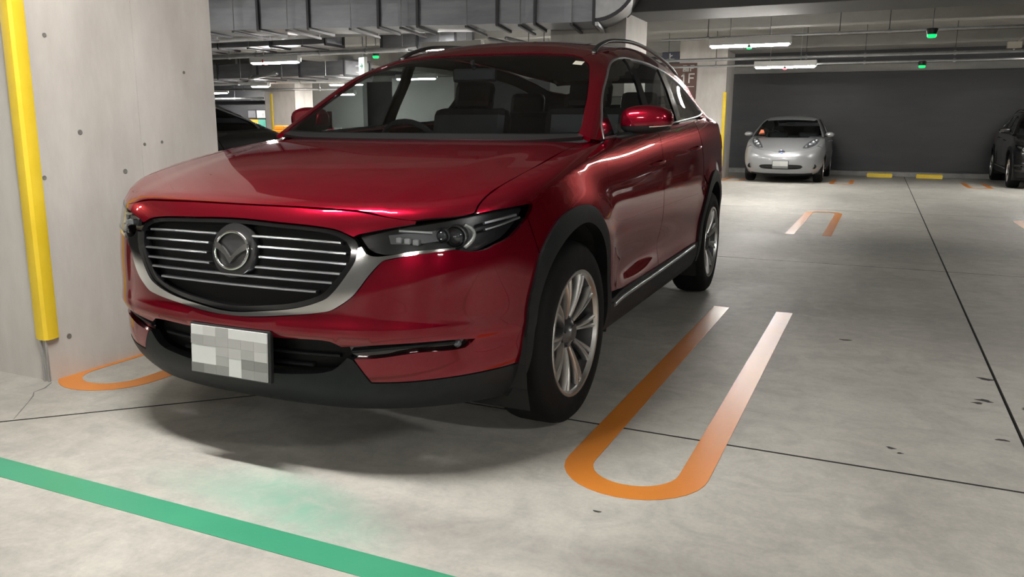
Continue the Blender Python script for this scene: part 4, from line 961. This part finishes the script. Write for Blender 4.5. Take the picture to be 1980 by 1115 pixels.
# ---- wheels
def make_wheel(parent, x, y, side, r=.365, wdt=.225, rim=.243, nsp=10, rot=0., steer=0.):
    t = empty('wheel', (x, y, r), 0, parent); t.rotation_euler = (0, 0, R(steer)); t.scale = (side, 1, 1)
    h = wdt/2
    MB().lathe([(rim-.004, -h+.01), (rim+.012, -h), (r-.075, -h-.006), (r-.028, -h+.002), (r-.008, -h+.022), (r-.001, -h+.05), (r, 0), (r-.001, h-.05), (r-.008, h-.022), (r-.028, h-.002), (r-.075, h+.006), (rim+.014, h+.001), (rim+.004, h-.004), (rim-.004, h-.012)], 64, 'x').build('tyre', M_TYRE, t, smooth=True)
    MB().lathe([(rim+.012, h-.002), (rim+.010, h+.003), (rim-.002, h+.002), (rim-.010, h-.014)], 56, 'x').build('rim', M_ALLOY, t, auto=45)
    MB().lathe([(rim-.010, h-.014), (rim-.026, h-.05), (rim-.032, -h+.01), (rim, -h+.005)], 56, 'x').build('barrel', mat('barrel grey', (.05, .05, .052), .4, .7), t, auto=45)
    MB().lathe([(.0005, h-.10), (rim-.04, h-.10)], 40, 'x').lathe([(.05, h-.085), (rim-.055, h-.085), (rim-.055, h-.098)], 40, 'x').build('brake_disc', mat('brake dark', (.03, .03, .032), .5, .5), t)
    k = 0
    for i in range(nsp//2):
        for dv in (-1, 1):
            a = R(rot)+2*math.pi*(i+.5)/(nsp//2); a0 = a+dv*.45/(nsp/2)*.6; a1 = a+dv*1.35/(nsp/2)*.62
            b = MB(); V = []; F = []; n_ = 6
            for q in range(n_+1):
                f_ = q/n_; rr = .035+(rim-.045)*f_; aa = a0+(a1-a0)*f_; ww = (.0095+.003*f_)*(1 if nsp < 12 else .72); xo = h-.045+.036*math.sin(f_*1.7)
                ca, sa = math.cos(aa), math.sin(aa)
                for dw, dx in ((-ww, -.028), (-ww, -.004), (-ww*.45, .003), (ww*.45, .003), (ww, -.004), (ww, -.028)):
                    V.append((xo+dx, rr*ca-dw*sa, rr*sa+dw*ca))
            for q in range(n_):
                for e in range(5): F.append((q*6+e, q*6+e+1, q*6+e+7, q*6+e+6))
            b.add(V, F).build('spoke', M_ALLOY, t, auto=35)
    MB().lathe([(.068, h-.07), (.064, h-.035), (.045, h-.026), (.034, h-.018), (.03, h-.012), (.0005, h-.010)], 32, 'x').build('hub_cap', M_ALLOYDK, t, auto=35)
    for i in range(5):
        a = R(rot)+2*math.pi*i/5
        MB().lathe([(.0095, h-.04), (.0095, h-.024), (.0005, h-.022)], 6, 'x', (0, .052*math.cos(a), .052*math.sin(a))).build('lug_nut', M_DARKSTEEL, t)
    return t
make_wheel(car, .803, -.01, 1, rot=18, steer=-1.5, nsp=20); make_wheel(car, -.803, -.01, -1, rot=40, steer=-1.5, nsp=20)
make_wheel(car, .803, 2.93, 1, rot=5, nsp=20); make_wheel(car, -.803, 2.93, -1, rot=60, nsp=20)
for s in (1, -1):
    MB().box((s*.80, .455, .335), (.19, .012, .15), bev=.004).build('mud_flap', M_BLACKP, car)

# ================================================================== black SUV at the right edge: a copy of the red one in black paint
M_BLACKPAINT = paint('black car paint', (.006, .006, .007), 0., .25)
def repaint(o, a, b_):
    for k in [o]+list(o.children_recursive):
        if k.type == 'MESH' and k.material_slots and k.material_slots[0].material is a:
            k.material_slots[0].link = 'OBJECT'; k.material_slots[0].material = b_
blk = copy_tree(car); blk.location = (5.36, 17.3, 0); blk.rotation_euler = (0, 0, 0)
repaint(blk, M_RED, M_BLACKPAINT); tag(blk, 'black SUV cut off by the right edge, parked against the dark wall', 'car')

# ================================================================== small cars
class Hatch(SUV):
    wz = Spl([.10, .18, .28, .40, .55, .70, .85, .95, 1.05, 1.15], [.72, .79, .84, .868, .878, .885, .874, .855, .82, .78])
    y0 = Spl([.12, .18, .26, .36, .50, .62, .74, .90], [-.66, -.76, -.84, -.88, -.90, -.885, -.83, -.76])
    yr = Spl([.15, .25, .45, .80, 1.0, 1.15], [3.3, 3.4, 3.5, 3.52, 3.46, 3.38])
    Tc = Spl([-1.0, -.90, -.80, -.6, -.3, 0, .4, 1.0, 2.0, 3.0, 3.6], [.50, .62, .715, .825, .94, 1.02, 1.06, 1.075, 1.10, 1.13, 1.10])
    cr = Spl([-1, -.7, -.3, 0, .4, 1, 4], [.10, .09, .06, .035, .02, .0, .0])
    Wg = Spl([.95, 1.05, 1.20, 1.35, 1.46, 1.56], [.82, .80, .735, .665, .60, .52])
    Rc = Spl([.4, .75, 1.0, 1.3, 1.7, 2.2, 2.8, 3.3, 3.6], [1.33, 1.46, 1.515, 1.545, 1.552, 1.52, 1.43, 1.30, 1.2])
    wheels = (0., 2.70); rw = .315; tail = (3.05, .55); wsb = (-.08, 1.03, 1.95)
    def low(s, P):
        x = np.abs(P[..., 0]); y = P[..., 1]; z = P[..., 2]
        a = s.wz(z-.5*s.belt(y)*sst(.7, 1.05, z))-.06*sst(2.2, 3.6, y)
        for wy in s.wheels:
            r = np.hypot(y-wy, z-s.rw); a = a+.015*np.exp(-((r-.39)/.1)**2)*sst(.2, .5, z)
        tf = np.clip(1-(y-s.y0(z))/.9, 0, 3); tr = np.clip(1-(s.yr(z)-y)/.5, 0, 3); n = 2.6
        gp = (((x/a)**n+tf**n+tr**n)**(1/n)-1)*a
        T = s.Tc(y)-s.cr(y)*(x/.8)**2.2
        g = smax(gp, (z-T)*.9, .07); return smax(g, .17-z, .02)
    def gh(s, P):
        x = np.abs(P[..., 0]); y = P[..., 1]; z = P[..., 2]
        gs = (x-(s.Wg(z)-.09*sst(1.5, 3.6, y)))*.92
        gw = (s.wsb[0]+(z-s.wsb[1])*s.wsb[2]+.30*x**2-y)*.45
        gr = (z-(s.Rc(y)-.05*(x/.55)**2.2))*.97
        gb = (y-(s.tail[0]+(1.5-z)*s.tail[1]-.2*x**2))*.85
        g = smax(smax(smax(gs, gw, .03), gr, .07), gb, .06); return np.maximum(g, .9-z)
class Sedan(Hatch):
    Rc = Spl([.4, .75, 1.0, 1.3, 1.7, 2.1, 2.55, 3.0, 3.4, 3.6], [1.30, 1.41, 1.47, 1.505, 1.515, 1.49, 1.40, 1.255, 1.11, 1.03]); tail = (3.5, .2)
def build_small(B, name, label, loc, pm, face=True):
    t = empty(name, loc, 0); tag(t, label, 'car')
    low, gh, ff = B.low, B.gh, B.f; TP = Mapper(B, low, 'top'); TG = Mapper(B, gh, 'top'); FR = Mapper(B, low, 'sph', 1, (0, .15, .5)); rw = B.rw
    def tp(x, y): return tuple(TP.pts([(x, y, 0)])[0])
    def dbl(r): return r+[(-q[0], q[1], q[2]) for q in reversed(r) if abs(q[0]) > 1e-4]
    edge = [tp(0, -.80), tp(.25, -.785), tp(.42, -.73), tp(.60, -.61), tp(.72, -.44)]
    hood_ = edge+[tp(.785, -.25), tp(.80, -.05), tp(.795, .12), (.74, .12, 1), (.6, .04, 1), (.4, -.03, 1), (.2, -.065, 1), (0, -.08, 1)]
    panel('hood', TP, dbl(hood_), pm, t, res=.05)
    fas = edge+[(.83, -.33, .76), (.875, -.31, .55), (.87, -.31, .35), (.83, -.36, .22), (.70, -.55, .185), (.4, -.72, .175), (0, -.76, .17)]
    panel('front_bumper', FR, dbl(fas), pm, t, res=.04)
    for s in (1, -1):
        S_ = (lambda P: P) if s == 1 else mirror; SFm = Mapper(B, ff, 'side', s); SGm = Mapper(B, gh, 'side', s)
        bl = lambda y: float(np.interp(y, [.2, 1, 2, 3], [1.055, 1.075, 1.105, 1.13]))
        fe = [(-.325, .60), (-.335, .76), (-.45, .86), (-.30, .915), (-.15, .97), (0, 1.01), (.12, 1.03), (.28, 1.045), (.42, 1.03), (.45, .9), (.46, .5), (.46, .25)]+arc_pts(0, .36, 12, 168, 12, rw)
        panel('fender', Mapper(B, low, 'side', s), sidep(fe), pm, t, res=.04)
        fd = [(.465, .25), (.465, .5), (.455, .9), (.43, 1.03)]+[(y, bl(y)) for y in (.7, 1.1, 1.4)]+[(1.42, .9), (1.42, .25)]
        d1 = panel('front_door', SFm, sidep(fd), pm, t, res=.05)
        rd = [(1.425, .25), (1.425, .9), (1.405, bl(1.4))]+[(y, bl(y)) for y in (1.8, 2.2)]+[(2.3, .9), (2.34, .72)]+arc_pts(2.70, .36, 120, 170, 5, rw)+[(2.33, .25)]
        d2 = panel('rear_door', SFm, sidep(rd), pm, t, res=.05)
        qp = [(2.205, bl(2.2)), (2.6, bl(2.6)), (3.0, bl(3.0)), (3.25, 1.08), (3.32, .9), (3.32, .5), (3.25, .3), (3.08, .27)]+arc_pts(2.70, .36, 8, 118, 10, rw)+[(2.345, .73), (2.305, .9)]
        panel('quarter_panel', SFm, sidep(qp), pm, t, res=.05)
        panel('sill', Mapper(B, low, 'side', s), sidep([(.38, .245), (2.32, .245), (2.30, .18), (.42, .18)]), M_CLAD, t, res=.06, off=.004)
        top = lambda y: float(B.Rc(y)-.075)
        WN = [(.28, 1.075), (.42, 1.17), (.60, 1.27), (.80, 1.355), (1.0, top(1.0)-.035), (1.3, top(1.3)-.015), (1.7, top(1.7)-.01), (2.2, top(2.2)-.02), (2.6, top(2.6)-.035), (2.85, max(1.2, top(2.85)-.06)), (2.9, 1.15)]+[(y, bl(y)+.012) for y in (2.6, 2, 1.4, .8)]
        frm = [(.10, 1.03), (.28, 1.13), (.48, 1.235), (.70, 1.34), (.85, 1.41)]+[(y, top(y)+.03) for y in (1.0, 1.3, 1.7, 2.2, 2.6, 2.9, 3.05)]+[(3.15, 1.16), (3.1, 1.12)]+[(y, bl(y)-.005) for y in (2.9, 2, 1.4, .8, .4)]+[(.2, 1.03)]
        panel('side_frame', SGm, sidep(frm), pm, t, holes=[sidep(WN)], res=.045, gap=0)
        panel('side_window', SGm, sidep(WN), M_SGLASS if face else M_PRIV, t, off=-.006, gap=-.003, thick=.004, res=.07)
        panel('window_pillar', SGm, sidep([(1.36, top(1.36)-.012), (1.46, top(1.46)-.012), (1.47, bl(1.4)+.01), (1.37, bl(1.4)+.01)]), M_GLOSSBLK, t, off=.001, gap=0, thick=.012, res=.05)
        ribbon('window_trim', SGm, sidep(WN[:11]), .014, M_SATIN, t, off=.006, depth=.012)
        for dr, y0_ in ((d1, 1.27), (d2, 2.12)):
            X = SFm.pts(sidep([(y0_-.09+.18*k/6, .93) for k in range(7)])); hh = [X[k]+np.array([s*(.03 if 0 < k < 6 else -.003), 0, 0]) for k in range(7)]
            MB().tube(hh, .011, 6, flat=.7).build('door_handle', pm, dr, smooth=True)
        ml = empty('door_mirror', (s*.92, .42, 1.085), 0, t)
        b = MB(); V = []; n_ = 10
        b.lathe([(.0005, -.075), (.035, -.068), (.055, -.03), (.058, .01), (.05, .035), (.0005, .04)], 14, 'y'); b.V = [(v[0]*1.75, v[1], v[2]*1.05) for v in b.V]
        b.build('mirror_shell', pm, ml, smooth=True)
        MB().box((0, .041, 0), (.165, .004, .085), bev=.0015).build('mirror_glass', M_CHROME, ml)
        MB().tube([(-s*.13, -.03, -.06), (-s*.05, 0, -.04)], .02, 8, flat=.6).build('mirror_arm', M_BLACKP, ml, smooth=True)
        if face:
            HLP = [(.43, -.655), (.54, -.63), (.64, -.50), (.715, -.30), (.735, -.10), (.70, -.06), (.62, -.16), (.53, -.36)]
            hl = empty('headlight', (0, 0, 0), 0, t)
            panel('lamp_housing', TP, [(s*x, y, 0) for x, y in HLP], M_LAMPGREY, hl, off=.004, gap=0, res=.04)
            P3 = TP.pts([(s*x, y, 0) for x, y in ((.50, -.58), (.57, -.46), (.63, -.33), (.68, -.19))], .012)
            for q_, r_ in zip(P3, (.028, .04, .046, .034)):
                MB().lathe([(r_, .012), (r_*.95, -.006), (r_*.55, -.02), (.0005, -.024)], 12, 'y', tuple(q_)).build('lamp_bowl', M_REFL, hl, auto=40)
            panel('lens', TP, [(s*x, y, 0) for x, y in HLP], M_LENS, hl, off=.03, gap=.0, thick=.028, res=.04)
            c_ = FR.pts([(s*.66, -.6, .385)], .002)[0]
            MB().lathe([(.052, .02), (.052, -.004), (.04, -.008), (.036, .006), (.0005, .008)], 18, 'y', tuple(c_)).build('fog_lamp', M_GLOSSBLK, t, auto=40)
        for wy in (0, 2.70):
            V = []; F = []; A = np.linspace(-20, 200, 14)
            for a in A: V += [(s*.84, wy+.365*math.cos(R(a)), rw+.365*math.sin(R(a))), (s*.45, wy+.365*math.cos(R(a)), rw+.365*math.sin(R(a)))]
            for i in range(13): F.append((2*i, 2*i+1, 2*i+3, 2*i+2))
            F.append(tuple(2*i+1 for i in range(14))); MB().add(V, F).build('wheel_liner', M_DARK, t)
            make_wheel(t, s*.755, wy, s, r=rw, wdt=.20, rim=.205, nsp=10, rot=20)
    if face:
        op = [(0, -.87, .42), (.30, -.86, .418), (.43, -.8, .405), (.46, -.78, .375), (.42, -.8, .335), (.25, -.85, .315), (0, -.87, .31)]
        gr_ = panel('lower_grille', FR, dbl(op), M_DARK, t, off=.002, gap=0, res=.05)
        ribbon('lower_bar', FR, [(x, -.85, .365) for x in np.linspace(-.40, .40, 9)], .014, M_CLAD, gr_, off=.012, depth=.01)
        lip = [(0, -.8, .215), (.4, -.75, .22), (.68, -.58, .23), (.70, -.55, .19), (.4, -.72, .178), (0, -.76, .172)]
        panel('front_lip', FR, dbl(lip), M_CLAD, t, off=.003, gap=0, res=.05)
        pl = empty('number_plate', (0, -.925, .415), 0, t); pl['label'] = 'greyed-out number plate'
        MB().box((0, .02, 0), (.35, .03, .18), bev=.004).build('plate_holder', M_BLACKP, pl)
        MB().box((-.083, 0, .026), (.165, .006, .112)).build('plate_patch', mat('plate grey', (.42, .43, .42), .5), pl)
        MB().box((.083, 0, .026), (.165, .006, .112)).build('plate_patch', mat('plate pale grey', (.47, .48, .46), .5), pl)
        MB().box((0, 0, -.056), (.33, .006, .05)).build('plate_patch', mat('plate dark grey', (.14, .14, .14), .5), pl)
        c_ = FR.pts([(0, -.83, .70)], .004)[0]
        bd = empty('badge', tuple(c_), 0, t); bd.rotation_euler = (R(-38), 0, 0)
        MB().tube([(.055*math.cos(a), 0, .045*math.sin(a)) for a in [2*math.pi*k/24 for k in range(24)]], .007, 6, closed=True).build('badge_ring', M_CHROME, bd, smooth=True)
        MB().lathe([(.05, .002), (.0005, -.004)], 20, 'y').build('badge_disc', mat('badge blue', (.08, .12, .35), .25, .4), bd); MB().box((0, -.006, 0), (.14, .006, .022), bev=.002).build('badge_bar', M_CHROME, bd)
    else:
        ribbon('grille_bar', FR, [(x, -.85, .55) for x in np.linspace(-.4, .4, 9)], .1, M_GLOSSBLK, t, off=.003)
    wl = [(.70, .115, 1), (.69, .30, 1), (.645, .50, 1), (.595, .69, 1), (.54, .78, 1), (.3, .745, 1), (0, .735, 1)]
    w_ = [(0, -.055, 1), (.2, -.04, 1), (.4, -.005, 1), (.6, .065, 1)]+wl
    panel('windscreen', TG, dbl(w_), M_WS, t, gap=.003, off=-.003, thick=.006, res=.07)
    rf_ = [(0, .742, 1), (.3, .752, 1), (.53, .79, 1), (.57, .9, 1), (.575, 1.3, 1), (.57, 1.9, 1), (.53, 2.5, 1), (.50, 2.85, 1), (.3, 2.95, 1), (0, 2.97, 1)]
    panel('roof', TG, dbl(rf_), pm, t, gap=0, res=.07)
    RMm = RearMap(B, ff, 'rear')
    panel('tailgate', RMm, [(-.7, 0, .4), (.7, 0, .4), (.72, 0, .8), (.66, 0, 1.05), (-.66, 0, 1.05), (-.72, 0, .8)], pm, t, res=.08)
    panel('rear_bumper', RMm, [(-.74, 0, .2), (.74, 0, .2), (.76, 0, .39), (-.76, 0, .39)], M_CLAD, t, res=.08)
    panel('rear_glass', RMm, [(-.62, 0, 1.06), (.62, 0, 1.06), (.52, 0, 1.30), (-.52, 0, 1.30)], M_PRIV, t, res=.08)
    MB().box((0, 1.35, .27), (1.4, 2.2, .1)).box((0, -.3, .35), (.9, .7, .25)).box((0, .35, .6), (1.45, .06, .7)).build('underbody', M_DARK, t)
    MB().box((0, .25, .96), (1.4, .55, .1), bev=.04).build('dashboard', M_TRIM, t, auto=40)
    for x in (.36, -.36):
        st = empty('seat', (x, 1.2, 0), 0, t); Mb = Matrix.Rotation(R(-14), 4, 'X')
        MB().box((0, 0, .55), (.48, .5, .14), bev=.05).build('cushion', M_TRIM, st); MB().box((0, .28, .85), (.48, .12, .58), Mb, bev=.05).build('backrest', M_TRIM, st); MB().box((0, .37, 1.2), (.25, .1, .16), Mb, bev=.04).build('headrest', M_TRIM, st)
    o = MB().tube([(.18*math.cos(a), .04*math.sin(a), .17*math.sin(a)) for a in [2*math.pi*k/20 for k in range(20)]], .016, 6, closed=True).build('steering_wheel', M_BLACKP, t, smooth=True); o.location = (-.36, .62, 1.0)
    return t, TG
M_PRIV = glass('privacy glass', (.06, .065, .07), 0, 1.5)
M_SILVER = paint('silver car paint', (.36, .37, .385), .5, .36)
leaf, TGl = build_small(Hatch(), 'hatchback', 'silver hatchback facing out in front of the dark wall', (-.10, 17.08, 0), M_SILVER)
for x, y, m_ in ((-.585, .15, mat('orange tag', (.75, .2, .1), .5)),):
    c_ = TGl.pts([(x, y, 0)])[0]
    o = MB().prism([(-.075, -.06), (.075, -.06), (.03, .07), (-.03, .07)], -.004, .004, Matrix.Rotation(R(60), 4, 'X')).build('sticker', m_, leaf); o.location = (c_[0], c_[1]+.05, c_[2]+.03); o['label'] = 'orange red tag behind the windscreen'
c_ = TGl.pts([(0, .66, 0)])[0]
MB().box((0, 0, 0), (.2, .03, .06), bev=.01).build('inside_mirror', M_TRIM, leaf).location = (c_[0], c_[1]+.08, c_[2]-.06)
build_small(Sedan(), 'sedan', 'black sedan half hidden behind the big concrete pillar', (-3.95, .05, 0), M_BLACKPAINT, face=False)
